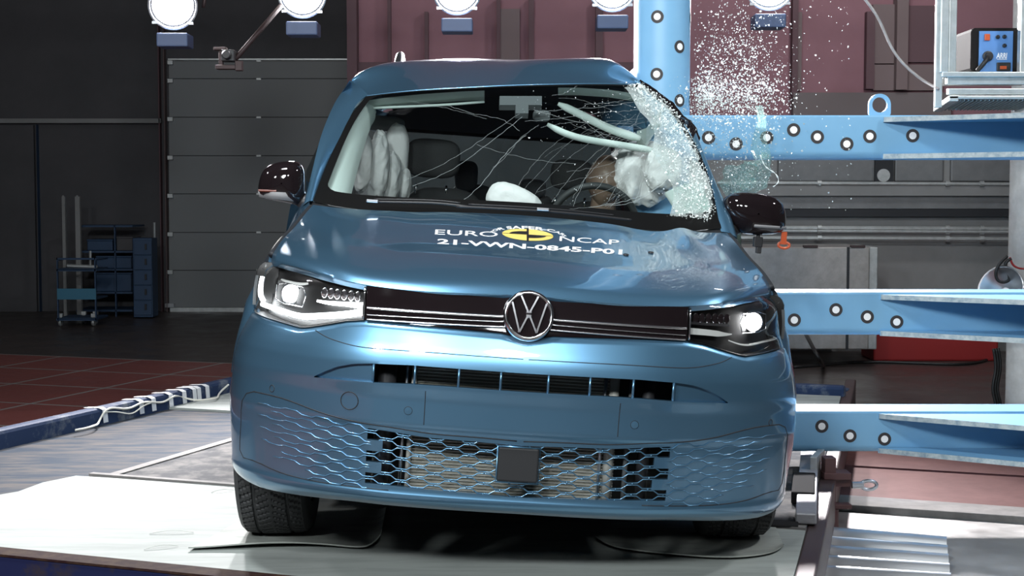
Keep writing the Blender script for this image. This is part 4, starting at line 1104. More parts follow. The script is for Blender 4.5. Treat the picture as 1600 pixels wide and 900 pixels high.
# floor with the red field and its pale grid on the left
def floor_mat():
    m = M['floor']; nt = m.node_tree; N = nt.nodes.new; L = nt.links.new; b = nt.nodes['Principled BSDF']
    ramp = [n for n in nt.nodes if n.type == 'VALTORGB'][0]
    tc = N('ShaderNodeTexCoord'); mp = N('ShaderNodeMapping'); mp.vector_type = 'POINT'
    mp.inputs['Rotation'].default_value = (0, 0, math.radians(18.5)); L(tc.outputs['Object'], mp.inputs[0])
    sx = N('ShaderNodeSeparateXYZ'); L(mp.outputs[0], sx.inputs[0])
    def line(sock, per, off, wd):
        a = N('ShaderNodeMath'); a.operation = 'ADD'; L(sock, a.inputs[0]); a.inputs[1].default_value = off
        p = N('ShaderNodeMath'); p.operation = 'PINGPONG'; L(a.outputs[0], p.inputs[0]); p.inputs[1].default_value = per/2
        c = N('ShaderNodeMath'); c.operation = 'LESS_THAN'; L(p.outputs[0], c.inputs[0]); c.inputs[1].default_value = wd/2
        return c.outputs[0]
    l1 = line(sx.outputs['X'], .86, GRID_OX, .035); l2 = line(sx.outputs['Y'], .93, GRID_OY, .035)
    mx = N('ShaderNodeMath'); mx.operation = 'MAXIMUM'; L(l1, mx.inputs[0]); L(l2, mx.inputs[1])
    fld = N('ShaderNodeMath'); fld.operation = 'LESS_THAN'; L(sx.outputs['Y'], fld.inputs[0]); fld.inputs[1].default_value = GRID_Y1
    fx = N('ShaderNodeMath'); fx.operation = 'LESS_THAN'; L(sx.outputs['X'], fx.inputs[0]); fx.inputs[1].default_value = -3.0
    ff = N('ShaderNodeMath'); ff.operation = 'MULTIPLY'; L(fld.outputs[0], ff.inputs[0]); L(fx.outputs[0], ff.inputs[1])
    ml_ = N('ShaderNodeMath'); ml_.operation = 'MULTIPLY'; L(ff.outputs[0], ml_.inputs[0]); L(mx.outputs[0], ml_.inputs[1])
    c1 = N('ShaderNodeMixRGB'); L(ff.outputs[0], c1.inputs[0]); L(ramp.outputs[0], c1.inputs[1]); c1.inputs[2].default_value = (.21, .065, .058, 1)
    c2 = N('ShaderNodeMixRGB'); L(ml_.outputs[0], c2.inputs[0]); L(c1.outputs[0], c2.inputs[1]); c2.inputs[2].default_value = (.26, .25, .24, 1)
    L(c2.outputs[0], b.inputs['Base Color'])
_c, _s = math.cos(math.radians(18.5)), math.sin(math.radians(18.5))
def gxy(x, y): return x*_c-y*_s, x*_s+y*_c
g0 = gxy(-3.432, 13.544)
GRID_OX, GRID_OY, GRID_Y1 = -(g0[0] % .86), -(g0[1] % .93), g0[1]+.02
floor_mat()
quad('floor', [(-14, -7, FZ), (12, -7, FZ), (12, 24, FZ), (-14, 24, FZ)], M['floor'])
quad('ceiling', [(-14, -7, 7.5), (-14, 24, 7.5), (12, 24, 7.5), (12, -7, 7.5)], M['wall_dark'])
YB, YL = 14.3, 19.4
XR = at(560, 300, Y=YB)[0]
MB().b2((XR, YB, FZ), (12, YB+.2, 7.5)).build('wall_back', M['wall_grey'])['kind'] = 'structure'
MB().b2((-14, YL, FZ), (XR+.2, YL+.2, 7.5)).build('wall_left_back', M['wall_dark'])['kind'] = 'structure'
MB().b2((XR, YB+.2, FZ), (XR+.2, YL, 7.5)).build('wall_return', M['wall_dark'])['kind'] = 'structure'
MB().b2((-14.2, -7, FZ), (-14, YL, 7.5)).build('wall_left', M['wall_dark'])['kind'] = 'structure'
MB().b2((12, -7, FZ), (12.2, 24, 7.5)).build('wall_right', M['wall_grey'])['kind'] = 'structure'
MB().b2((-14, -7.2, FZ), (12, -7, 7.5)).build('wall_front', M['wall_dark'])['kind'] = 'structure'
def wbox(mb, x0, y0, x1, y1, Y, d):                        # box on a back wall covering a pixel rectangle
    a, b = at(x0, y0, Y=Y), at(x1, y1, Y=Y); mb.b2((a[0], Y-d, b[2]), (b[0], Y, a[2]))
# upper cladding, lamps' red glare painted into its colour, with pilasters and recessed panels
mb = MB(); a = at(560, 182, Y=YB); mb.b2((XR-.02, YB-.04, a[2]), (12, YB, 7.4)); struct(mb.build('trim_1', M['wall_red_glow']))
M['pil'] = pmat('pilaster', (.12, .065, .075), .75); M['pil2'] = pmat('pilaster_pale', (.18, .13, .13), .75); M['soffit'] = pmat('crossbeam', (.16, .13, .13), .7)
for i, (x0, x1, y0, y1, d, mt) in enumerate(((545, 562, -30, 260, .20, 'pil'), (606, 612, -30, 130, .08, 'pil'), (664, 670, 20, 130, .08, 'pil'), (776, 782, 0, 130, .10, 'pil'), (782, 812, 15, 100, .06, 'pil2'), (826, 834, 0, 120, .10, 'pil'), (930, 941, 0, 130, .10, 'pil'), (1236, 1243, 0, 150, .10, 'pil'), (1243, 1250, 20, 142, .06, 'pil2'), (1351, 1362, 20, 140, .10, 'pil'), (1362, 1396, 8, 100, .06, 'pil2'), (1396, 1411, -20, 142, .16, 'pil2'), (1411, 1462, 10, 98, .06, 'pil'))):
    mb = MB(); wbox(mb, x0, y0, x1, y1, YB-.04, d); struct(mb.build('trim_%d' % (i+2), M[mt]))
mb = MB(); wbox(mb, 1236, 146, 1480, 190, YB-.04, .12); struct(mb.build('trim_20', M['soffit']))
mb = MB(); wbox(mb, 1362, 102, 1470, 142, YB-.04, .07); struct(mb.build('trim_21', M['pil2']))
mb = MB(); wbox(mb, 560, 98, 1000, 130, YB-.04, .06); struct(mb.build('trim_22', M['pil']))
# right hand back wall: grey panels, ledge, dark band, pipes
M['panel_grey'] = pmat('sheet_panel', (.16, .165, .17), .55, .2, col2=(.20, .205, .21), scale=8, lo=.35, hi=.7)
for i, (x0, x1) in enumerate(((1215, 1366), (1397, 1472), (1484, 1640))):
    mb = MB(); wbox(mb, x0, 232, x1, 284, YB, .05); struct(mb.build('trim_%d' % (i+23), M['panel_grey'], bevel=.015))
mb = MB(); wbox(mb, 1140, 290, 1640, 306, YB, .12); struct(mb.build('trim_26', M['wall_grey']))
mb = MB(); wbox(mb, 1140, 307, 1640, 326, YB, .07); struct(mb.build('trim_27', M['panel_grey']))
mb = MB(); wbox(mb, 1140, 327, 1640, 338, YB, .10); struct(mb.build('trim_28', M['gap']))
for y0, rr in ((287, .018), (357, .022), (361.5, .018), (373, .02)):
    a, b = at(1120, y0-1.5, Y=YB-.12), at(1640, y0+1, Y=YB-.12)
    p = MB().tube([a, b], rr, 8); 
    for xx in (1280, 1480, 1534): p.lathe([(rr+.012, -.02), (rr+.012, .02)], at(xx, y0+(xx-1120)/520*2.5-1.5, Y=YB-.12), (1, 0, 0), 10)
    o = p.build('conduit_pipe', M['metal_grey'], smooth=True, angle=40)
    tag(o, {287: 'thin grey conduit running under the grey wall panels beside the black target board', 357: 'upper thick pipe of the pair under the dark band on the back wall', 361.5: 'pipe right below the thick upper pipe on the back wall', 373: 'lowest pipe on the grey back wall, above the checker plate box'}[y0], 'pipe')
o = thing('target_board', 'black rectangular board with a grey disc on the back wall under the upper blue beam', 'target', tuple(at(1381.5, 291, Y=YB-.08)))
def child_box(name, c, d, mat, parent, bevel=0):           # world placed part
    ob = MB().box(np.array(c)-np.array(parent.location), d).build(name, mat, parent, bevel=bevel); return ob
a, b = at(1367, 238, Y=YB-.1), at(1395, 291, Y=YB-.1)
child_box('board', (a+b)/2, (b[0]-a[0], .03, a[2]-b[2]), M['gap'], o)
MB().lathe([(.062, 0), (.062, .006)], at(1380.5, 274, Y=YB-.115)-np.array(o.location), (0, -1, 0), 28).build('disc', M['metal_grey'], o)

# sectional door on the left and its tracks
d = thing('door_1', None, None, tuple(at(406, 487, Y=YL-.1))); d['kind'] = 'structure'
dl = np.array(d.location)
ys = [95, 123.5, 183.5, 243.5, 303, 363, 422, 480]
def dbox(name, x0, y0, x1, y1, Y, dd, mat, bevel=0):
    a, b = at(x0, y0, Y=Y), at(x1, y1, Y=Y); mb = MB(); mb.b2(np.array((a[0], Y-dd, b[2]))-dl, np.array((b[0], Y, a[2]))-dl); return mb.build(name, mat, d, bevel=bevel)
for y0, y1 in zip(ys[:-1], ys[1:]): dbox('door_panel', 265, y0+.35, 548, y1-.35, YL-.02, .06, M['door_grey'], .004)
dbox('bottom_rail', 268, 480, 548, 486.5, YL-.02, .08, M['metal_grey'])
dbox('top_rail', 265, 92.5, 548, 95, YL-.02, .10, M['metal_grey'])
for x0, x1 in ((259, 264.5), (549, 556)): dbox('track', x0, 40, x1, 487, YL-.02, .14, M['gap'] if x0 > 300 else M['pil2'])
for y0 in ys[:-1]:
    dbox('hinge', 263, y0, 271, y0+6, YL-.08, .05, M['metal_grey'])
    dbox('hinge', 401, y0-1.5, 408, y0+1.5, YL-.08, .02, M['metal_grey'])
dbox('latch', 259, 474, 273, 480, YL-.10, .05, M['satin'])
# wall ledge and far doorway at the left
mb = MB(); wbox(mb, -60, 186, 254, 193, YL, .12); struct(mb.build('trim_30', M['wall_grey']))
mb = MB(); wbox(mb, 60, 195, 66, 487, YL, .10); struct(mb.build('trim_31', M['blue_dark']))
mb = MB(); wbox(mb, -60, 196, 60, 487, YL, .06); struct(mb.build('door_2', M['wall_dark']))
mb = MB(); wbox(mb, 248, -30, 257, 487, YL, .12); struct(mb.build('trim_32', M['pil']))

# --- studio lamps behind the car
def studio_lamp(px, py, Y, label, aimx):
    c = at(px, py, Y=Y)
    t = thing('studio_lamp', label, 'studio lamp', tuple(c), group='studio lamps behind the car')
    dirv = (Vector((aimx, 5.4, .6))-Vector(c)).normalized(); R = .150
    MB().lathe([(.0001, .012), (R*.5, .010), (R, 0)], (0, 0, 0), dirv, 40).build('lens', M['lamp_glow'], t, True)
    MB().lathe([(R*1.08, -.004), (R*1.12, .03), (R*1.20, .03), (R*1.22, -.05), (R*1.10, -.06), (R*1.08, -.004)], (0, 0, 0), dirv, 40).build('lens_ring', M['satin'], t, True, angle=40)
    MB().lathe([(R*1.19, -.06), (R*1.20, -.10), (R*1.1, -.42), (R*.7, -.5), (.0001, -.5)], (0, 0, 0), dirv, 32).build('housing', M['lamp_body'], t, True, angle=40)
    for k in range(4):
        a = math.pi/4+k*math.pi/2; q = dirv.to_track_quat('Z', 'Y')
        p = q @ Vector((R*1.22*math.cos(a), R*1.22*math.sin(a), .02)); MB().box(p, (.04, .03, .02)).build('filter_clip', M['satin'], t)
    mb = MB(); mb.box((.0, .06, -R*1.22-.075), (.23, .22, .10)); mb.build('control_box', M['lamp_body'], t, bevel=.01)
    mb = MB(); mb.tube(spl(np.array([(-R*1.3, .15, 0), (-R*1.35, .15, .2), (0, .15, .42), (R*1.35, .15, .2), (R*1.3, .15, 0)]), 24), .014, 6); mb.tube([(0, .15, .40), (0, .15, .75)], .02, 8); mb.build('yoke', M['dark_steel'], t, True)
    l = bpy.data.lights.new('lamp_beam', 'SPOT'); l.energy = BACK_LAMP_W; l.spot_size = math.radians(70); l.spot_blend = .6; l.shadow_soft_size = .13; l.color = (1, .97, .98)
    lo = bpy.data.objects.new('lamp_beam', l); COL.objects.link(lo); lo.parent = t; lo.location = dirv*.06; lo.rotation_euler = dirv.to_track_quat('-Z', 'Y').to_euler()
    return t
for px_, py_, lb, ax_ in ((270, 8, 'bright round studio lamp hanging above the grey sectional door, leftmost of the row', -1.2), (472, -10, 'studio lamp second from the left, above the right end of the sectional door', -.7), (714, -15, 'studio lamp above the middle of the van roof', -.1), (957, -20, 'studio lamp just left of the blue upright pole, cut by the top edge', .4), (1203, -22, 'studio lamp right of the blue upright pole, only its lower rim in view', .9)):
    studio_lamp(px_, py_, 11.0, lb, ax_)
mb = MB(); mb.tube([(-4.5, 11.15, 3.52), (3.5, 11.15, 3.52)], .03, 10); tag(mb.build('lamp_bar', M['dark_steel'], smooth=True, angle=40), 'horizontal steel bar the studio lamps hang from', 'bar')
# small camera on an arm
c = at(358, 92, Y=10.5)
t = thing('high_speed_camera', 'small dark camera on an angled arm in front of the sectional door', 'camera', tuple(c))
mb = MB(); mb.box((0, 0, .02), (.09, .12, .08)); mb.lathe([(.03, 0), (.03, .06), (.022, .06)], (0, -.06, .02), (0, -1, 0), 14); mb.build('camera_body', M['black_plastic'], t, bevel=.005)
mb = MB(); mb.box((-.02, 0, -.06), (.14, .08, .03)); mb.box((-.06, .02, .0), (.03, .03, .14)); mb.box((.07, 0, -.05), (.05, .06, .07)); mb.box((-.06, 0, .07), (.09, .06, .02)); mb.build('clamp', M['dark_steel'], t, bevel=.004)
e = at(440, 8, Y=10.8)-c; mb = MB(); mb.tube([(.04, .02, .0), e], .018, 8); mb.build('arm', M['dark_steel'], t, True)

# --- left background: cabinet, rack, trolley, slotted uprights
YC = 18.2
def flo(px, Y): return np.array([at(px, 400, Y=Y)[0], Y, FZ])
def pxbox(mb, org, x0, y0, x1, y1, Y, d):
    a, b = at(x0, y0, Y=Y), at(x1, y1, Y=Y); mb.b2(np.array((a[0], Y, b[2]))-org, np.array((b[0], Y+d, a[2]))-org)
t = thing('drawer_cabinet', 'dark blue steel drawer cabinet standing left of the sectional door', 'cabinet', tuple(flo(223, YC))); org = np.array(t.location)
zb = at(0, 0, Y=YC)
def py_of(z, Y):
    c, s = math.cos(CAM_P), math.sin(CAM_P); dy, dz = Y, z-CAM_H; return 450-FPX*((dy*s+dz*c)/(dy*c-dz*s))
yb = py_of(FZ, YC)
mb = MB(); pxbox(mb, org, 207, 372, 239, yb-2, YC, .28); mb.build('body', M['blue_dark'], t, bevel=.006)
for k in range(5):
    y0 = 376+k*(yb-380)/5; mb = MB(); pxbox(mb, org, 209, y0, 237, y0+(yb-380)/5-1.5, YC-.02, .03); dr = mb.build('drawer', M['blue_dark'], t, bevel=.004)
    mb = MB(); pxbox(mb, org, 226, y0+5, 229, y0+14, YC-.045, .02); mb.build('handle', M['gap'], dr)
mb = MB(); mb.tube([(.10, .2, at(0, 372, Y=YC)[2]-FZ), (.10, .2, at(0, 348, Y=YC)[2]-FZ)], .015, 6); mb.build('antenna_rod', M['metal_grey'], t)
t = thing('shelf_rack', 'dark blue open rack with boxes between trolley and drawer cabinet', 'rack', tuple(flo(163, YC+.3))); org = np.array(t.location); Yk = YC+.3; yb = py_of(FZ, Yk)
mb = MB()
for x0 in (119, 178): pxbox(mb, org, x0, 352, x0+4, yb, Yk, .05); pxbox(mb, org, x0, 352, x0+4, yb, Yk+.6, .05)
mb.build('upright', M['blue_dark'], t)
for y0 in (352, 392, 420, 456, 484): mb = MB(); pxbox(mb, org, 119, y0, 207, y0+3, Yk, .6); mb.build('shelf', M['blue_dark'], t)
for x0, y0, x1, y1, mt in ((136, 374, 176, 391.5, 'blue_dark'), (182, 370, 207, 391.5, 'wall_dark'), (150, 400, 205, 419.5, 'blue_dark'), (150, 426, 205, 455.5, 'blue_dark')):
    o = thing('storage_box', {136: 'blue storage box on the upper shelf of the dark rack, left one', 182: 'dark box on the upper shelf of the rack beside the cabinet', 150: 'blue storage box on the middle shelf of the dark rack' if y0 < 420 else 'tall blue storage box on the lower shelf of the dark rack'}[x0], 'box', tuple(at((x0+x1)/2, y1, Y=Yk+.2)))
    og = np.array(o.location); mb = MB(); pxbox(mb, og, x0, y0+2, x1, y1, Yk+.05, .4); mb.build('box_body', M[mt], o, bevel=.01)
    mb = MB(); pxbox(mb, og, x0-.5, y0, x1+.5, y0+2.5, Yk+.04, .42); mb.build('lid', M[mt], o, bevel=.006)
for i, (x0, x1) in enumerate(((97.5, 104), (118, 127))):
    Yp = YC+.05; mb = MB(); a, b = at(x0, 307, Y=Yp), at(x1, 400, Y=Yp); hgt = a[2]-FZ
    w_ = b[0]-a[0]; mb.box((0, 0, hgt/2), (w_, .06, hgt))
    for k in range(14): mb.box((0, -.032, .2+k*hgt/15), (.02, .008, .03))
    o = mb.build('slotted_upright', M['wall_grey']); o.location = ((a[0]+b[0])/2, Yp, FZ)
    tag(o, ('narrow tall slotted metal upright behind the trolley, left of two', 'wider tall slotted metal upright behind the trolley, right of two')[i], 'upright')
YT = 17.0
t = thing('trolley', 'blue tubular trolley on castors in the dark left corner', 'trolley', tuple(flo(118, YT))); org = np.array(t.location); yb = py_of(FZ, YT)
mb = MB()
for x0 in (88, 147):
    for dy in (0, .5): pxbox(mb, org, x0, 403, x0+3.5, yb-9, YT+dy, .035)
for y0 in (403, 421, 498):
    for dy in (0, .5): pxbox(mb, org, 88, y0, 150.5, y0+3, YT+dy, .035)
for x0 in (88, 147):
    for y0 in (405, 498): pxbox(mb, org, x0+.3, y0, x0+3, y0+2.5, YT+.01, .51)
mb.build('frame', M['blue_dark'], t)
M['trolley_blue'] = pmat('trolley_panel', (.03, .14, .22), .5)
mb = MB(); pxbox(mb, org, 89, 451, 150, 468, YT-.01, .02); mb.build('front_panel', M['trolley_blue'], t)
for y0 in (420, 466, 497): mb = MB(); pxbox(mb, org, 89, y0, 150, y0+2, YT, .5); mb.build('shelf', M['blue_dark'], t)
for x0 in (91, 128, 143, 176-30):
    dy = .1 if x0 in (91, 143) else .42
    p = at(x0, 300, Y=YT+dy)
    mb = MB(); mb.lathe([(.055, -.015), (.06, 0), (.055, .015)], np.array((p[0], YT+dy, FZ+.06))-org, (1, 0, 0), 16); mb.box(np.array((p[0], YT+dy, FZ+.13))-org, (.05, .05, .04)); mb.build('castor', M['metal_grey'], t, True, angle=40)
a = at(105, 415, Y=YT+.2); b = at(152, 417, Y=YT+.2)
mb = MB(); mb.tube([a, b], .022, 8); mb.tube([at(141, 417, Y=YT+.2), at(141, 392, Y=YT+.2)], .015, 6); tag(mb.build('metal_rod', M['metal_grey'], smooth=True, angle=40), 'pale metal rod lying across the top of the blue trolley', 'rod')

# --- sled deck the car stands on
A20 = math.radians(20); E1 = np.array([math.sin(A20), math.cos(A20)]); E2 = np.array([math.cos(A20), -math.sin(A20)]); DO = np.array([0, 4.3])
def dk(p, q, z=0.0): v = DO+p*E2+q*E1; return np.array([v[0], v[1], z])
sled = thing('test_sled', 'low test platform with blue rails and worn steel deck under the van', 'platform', tuple(dk(-1.4, 2.6, FZ))); so = np.array(sled.location)
def dbx(mb, p0, p1, q0, q1, z0, z1): mb.box(dk((p0+p1)/2, (q0+q1)/2, (z0+z1)/2)-so, (p1-p0, q1-q0, z1-z0), rz=-A20)
RA, Re, Rn = np.array([.926, 4.774]), np.array([.25, .968]), np.array([.968, -.25])
def rq(q):                                                  # right edge of the deck (slightly skewed) at station q
    t = ((DO+q*E1-RA)@Rn)/(-(E2@Rn)); return float(t)
def deckpoly(p0, q0, q1, z0, z1):
    pts = [(p0, q0), (rq(q0), q0), (rq(q1), q1), (p0, q1)]
    return [dk(p, q, z0)-so for p, q in pts]+[dk(p, q, z1)-so for p, q in pts]
HEXF = [(3, 2, 1, 0), (4, 5, 6, 7), (0, 1, 5, 4), (1, 2, 6, 5), (2, 3, 7, 6), (3, 0, 4, 7)]
mb = MB(); mb.add(deckpoly(-3.5, 0, 5.35, FZ+.03, -.012), HEXF); mb.build('deck', M['deck_steel'], sled)
mb = MB(); dbx(mb, -3.50, -3.415, .0, 5.35, -.2, .085); mb.build('side_rail', M['rail_blue'], sled, bevel=.02)
mb = MB(); dbx(mb, -3.7, 1.2, -.085, -.005, -.20, .052); mb.build('front_rail', M['front_blue'], sled, bevel=.006)
mb = MB(); dbx(mb, -3.7, 1.2, -.088, -.002, .052, .060); mb.build('rail_edge', M['rust'], sled)
mb = MB(); dbx(mb, -3.5, rq(5.3)+.02, 5.30, 5.40, -.1, .06); mb.build('end_rail', M['rail_blue'], sled, bevel=.02)
M['deck_patch'] = pmat('flaked_deck_paint', (.045, .047, .052), .8, .0, spec=.05, col2=(.13, .125, .12), scale=9, lo=.42, hi=.62, bump=.2, bscale=20)
mb = MB(); mb.add(deckpoly(-2.44, 1.475, 3.40, -.012, 0), HEXF); mb.build('deck_plate', M['deck_patch'], sled)
mb = MB(); dbx(mb, -2.47, -2.42, 1.475, 3.40, -.012, .006); mb.build('joint_strip', M['strip_grey'], sled)
mb = MB(); dbx(mb, -2.55, rq(1.475), 1.455, 1.49, -.012, .008); mb.build('joint_strip', M['strip_grey'], sled)
RA, Re, Rn = np.array([.926, 4.774]), np.array([.25, .968]), np.array([.968, -.25])
def dr(t, r, z): v = RA+t*Re+r*Rn; return np.array([v[0], v[1], z])
R14 = -math.atan2(.25, .968)
mb = MB(); mb.box(dr(2.3, .035, -.105)-so, (.07, 6.4, .20), rz=R14); mb.build('edge_beam', M['dark_steel'], sled, bevel=.008)
def sheet(name, outline, z, mat, label, th=.004):
    n = len(outline); vs = [dk(p, q, z) for p, q in outline]+[dk(p, q, z+th) for p, q in outline]
    o = MB().add(vs, [tuple(range(n-1, -1, -1)), tuple(range(n, 2*n))]+[(i, (i+1) % n, n+(i+1) % n, n+i) for i in range(n)]).build(name, mat)
    return tag(o, label, 'sheet')
sheet('white_sheet', [(-2.55, .0), (rq(0), .0), (rq(1.45), 1.45), (-1.9, 1.455), (-2.45, 1.44), (-2.60, 1.43), (-2.64, 1.25), (-2.61, 1.05), (-2.66, .9), (-2.70, .4)], -.012, M['deck_white'], 'large white sheet covering the front of the platform under the van wheels', .011)
sheet('white_sheet', [(-3.41, 3.42), (rq(3.42), 3.42), (rq(5.28), 5.28), (-3.41, 5.28)], -.012, M['deck_white'], 'white sheet at the far end of the platform beside the left rail', .014)
def curl_mat(frontc, backc, label, curl, side=0.0, n=36):  # thin mat whose front edge lifts
    A, B = spl(np.array(frontc, float), n), spl(np.array(backc, float), n); G = []
    for i in range(n):
        f = i/(n-1); row = []
        for j in range(n):
            g = j/(n-1); x, y = A[i]+(B[i]-A[i])*g
            lift = curl(f)*max(0, 1-g/.16)**2+side*max(0, 1-(1-f)/.10)**2*(1-.6*g)
            row.append((x, y+.006*math.sin(f*9)*max(0, 1-g/.2), .0035+lift))
        G.append(row)
    G = np.array(G); mb = MB(); mb.grid(G); L = G-np.array([0, 0, .005]); mb.grid(L)
    for a_, b_ in ((G[:, 0], L[:, 0]), (G[:, -1], L[:, -1]), (G[0], L[0]), (G[-1], L[-1])): mb.grid(np.array([a_, b_]))
    return tag(mb.build('floor_mat', M['mat_grey'], smooth=True, angle=50, weld=True), label, 'mat')
curl_mat([(-1.14, 5.12), (-.95, 5.135), (-.62, 5.15), (-.52, 5.13), (-.468, 5.17)], [(-.98, 5.95), (-.80, 5.92), (-.62, 5.86), (-.55, 5.82), (-.50, 5.78)], 'thin pale mat with curled front edge under the left front tyre', lambda f: .010+.012*math.sin(f*math.pi*1.2)**2, .03)
curl_mat([(.302, 5.272), (.371, 5.108), (.54, 5.03), (.77, 4.989), (.90, 5.05), (.968, 5.174)], [(.42, 5.75), (.50, 5.72), (.62, 5.70), (.78, 5.66), (.90, 5.60), (1.0, 5.55)], 'thin pale mat with curled front edge under the right front tyre', lambda f: .016*(1-.5*f))
for i, (px_, py_, l, a_) in enumerate(((268, 833, .16, .10), (252, 856, .12, .45), (348, 768, .10, .5))):
    p = at(px_, py_, Z=.002); mb = MB(); c_, s_ = math.cos(a_), math.sin(a_)
    mb.tube(spl(np.array([p+[-l/2*c_, -l/2*s_, 0], p+[0, .008, .008], p+[l/2*c_, l/2*s_, .001]]), 8), .0028, 5, flat=.4)
    tag(mb.build('peeled_strip', M['mat_grey']), ('short lifted strip on the white sheet ahead of the left mat', 'pale peeled strip at the front edge of the white sheet', 'lifted flap of sheet beside the left front tyre')[i], 'strip')
# side channel with grey sleeve, shackle and bracket on the right edge
mb = MB()
for q0, q1, mt in ((.9, 1.62, 'duct_silver'), (1.62, 2.02, 'black_plastic'), (2.02, 2.9, 'duct_silver')):
    pass
def dpoly(name, p0, p1, q0, q1, z0, z1, mat, lab, cat, bevel=.008):
    mb = MB(); mb.box((0, 0, 0), (p1-p0, q1-q0, z1-z0), rz=-A20); o = mb.build(name, mat, bevel=bevel); o.location = dk((p0+p1)/2, (q0+q1)/2, (z0+z1)/2); return tag(o, lab, cat)
ch = thing('edge_channel', 'silver taped channel with a dark sleeve along the right edge of the platform', 'channel', tuple(dr(1.6, -.04, .0))); co = np.array(ch.location)
def chb(name, p0, p1, q0, q1, z0, z1, mat):
    mb = MB(); mb.box(dr((q0+q1)/2, (p0+p1)/2, (z0+z1)/2)-co, (p1-p0, q1-q0, z1-z0), rz=R14+.045); return mb.build(name, mat, ch, bevel=.006)
chb('channel', -.085, -.005, .78, 2.6, .002, .045, M['duct_silver']); chb('sleeve', -.094, .0, 1.15, 1.60, .002, .052, M['matt_black']); chb('end_flap', -.135, -.03, .70, .80, .002, .012, M['matt_black'])
sh = thing('towing_bracket', 'dark red bracket with a steel shackle bolted to the right edge of the platform', 'bracket', tuple(at(1305, 800, Z=FZ))); bo = np.array(sh.location)
pb = at(1312, 752, Y=6.5)
mb = MB(); mb.box(pb-bo+[-.02, 0, .03], (.12, .10, .03)); mb.box(pb-bo+[-.05, 0, -.02], (.05, .08, .26)); mb.box(pb-bo+[.0, 0, -.11], (.10, .06, .02)); mb.box(pb-bo+[.0, .01, .0], (.10, .02, .05)); mb.lathe([(.028, 0), (.028, .13)], pb-bo+[-.03, 0, -.25], (0, 0, 1), 14); mb.build('bracket', M['bracket_red'], sh, bevel=.003)
sp = at(1340, 758, Y=6.5)-bo
mb = MB(); mb.lathe([(.016, -.025), (.016, .025)], sp, (1, 0, 0), 12); mb.tube([sp+[.015+.035*(1-math.cos(a))/1.0, .0, .020*math.sin(a)] for a in np.linspace(0, 2*math.pi, 21)], .008, 8); mb.build('shackle', M['satin'], sh, True, angle=40)
mb = MB(); mb.box(pb-bo+[-.09, .05, .04], (.03, .25, .16), rz=-A20); mb.build('side_plate', M['metal_grey'], sh, bevel=.003)
# wire taped to the left rail
def rail_pt(px, py): return at(px, py, Z=.05)
wp = [(118, 672), (130, 670), (150, 664), (158, 652), (163, 644), (185, 638), (205, 637), (220, 630), (240, 628.5), (258, 627), (270, 620), (290, 622), (305, 625), (325, 624), (345, 612), (357, 601)]
P = []
for px_, py_ in wp:
    a = at(px_, py_, Z=.02)
    v = a[:2]-DO; p_ = v@E2; q_ = v@E1
    if p_ < -3.40:                                          # on the inner face of the rail
        dvec = ray(px_, py_); n2 = np.array([E2[0], E2[1], 0]); tt = ((np.array([*DO, 0])+n2*(-3.408)-CAM_O)@n2)/(dvec@n2); a = CAM_O+tt*dvec
    P.append(a)
mb = MB(); mb.tube(spl(np.array(P), 80), .006, 6); mb.tube(spl(np.array(P)[4:9]+np.array([.01, -.01, -.03])*np.sin(np.linspace(0, math.pi, 5))[:, None], 24), .004, 6)
tag(mb.build('taped_wire', M['wire'], smooth=True, angle=50), 'pale looping wire taped along the left blue platform rail', 'wire')
names = ['nearest white tape strip on the left blue rail, where the wire rises', 'second white tape strip from the near end of the left blue rail', 'third white tape strip from the near end of the left blue rail', 'white tape strip at the middle of the taped row on the left blue rail', 'white tape strip on the left rail just before the close pair of strips', 'left strip of the close pair of white tapes on the blue rail', 'right strip of the close pair of white tapes on the blue rail', 'short far white tape strip on the left rail nearest the van']
for (px_, py_), nm in zip(((164, 645), (221, 631), (240, 626), (267, 621), (288, 616), (304, 613), (311, 611), (324, 608)), names):
    dvec = ray(px_, py_); n2 = np.array([E2[0], E2[1], 0]); tt = ((np.array([*DO, 0])+n2*(-3.41)-CAM_O)@n2)/(dvec@n2); a = CAM_O+tt*dvec; q_ = (a[:2]-DO)@E1
    G = [[dk(-3.50+.0, q_+s-.05*(1), .088), dk(-3.425, q_+s-.02, .0885), dk(-3.411, q_+s, .075), dk(-3.411, q_+s+.01, .0)] for s in (-.022, .022)]
    tag(MB().grid(np.array(G)).build('tape_strip', M['tape'], recalc=False), nm, 'tape', 'tape strips on the left rail')

# --- floor on the right: red plates, bare steel, corrugated sheet
def fplate(name, pts, z, th, mat, lab, cat, bevel=0):
    vs = [(x, y, z) for x, y in pts]+[(x, y, z+th) for x, y in pts]; n = len(pts)
    o = MB().add(vs, [tuple(range(n-1, -1, -1)), tuple(range(n, 2*n))]+[(i, (i+1) % n, n+(i+1) % n, n+i) for i in range(n)]).build(name, mat, bevel=bevel); return tag(o, lab, cat)
def fl(px, py): a = at(px, py, Z=FZ+.03); return (a[0], a[1])
fplate('floor_plate', [fl(1296, 728), fl(1700, 752), fl(1700, 800), fl(1282, 771)], FZ, .03, M['red_plate'], 'red brown steel floor plate in front, right of the platform edge', 'plate')
fplate('floor_plate', [fl(1306, 690), fl(1700, 715), fl(1700, 749), fl(1297, 725)], FZ, .03, M['red_plate'], 'red brown steel floor plate under the lowest blue beam, behind the front plate', 'plate')
fplate('floor_channel', [fl(1282, 772), fl(1700, 801), fl(1700, 816), fl(1280, 787)], FZ, .035, M['strip_grey'], 'grey floor channel along the near edge of the red brown plates', 'channel', .004)
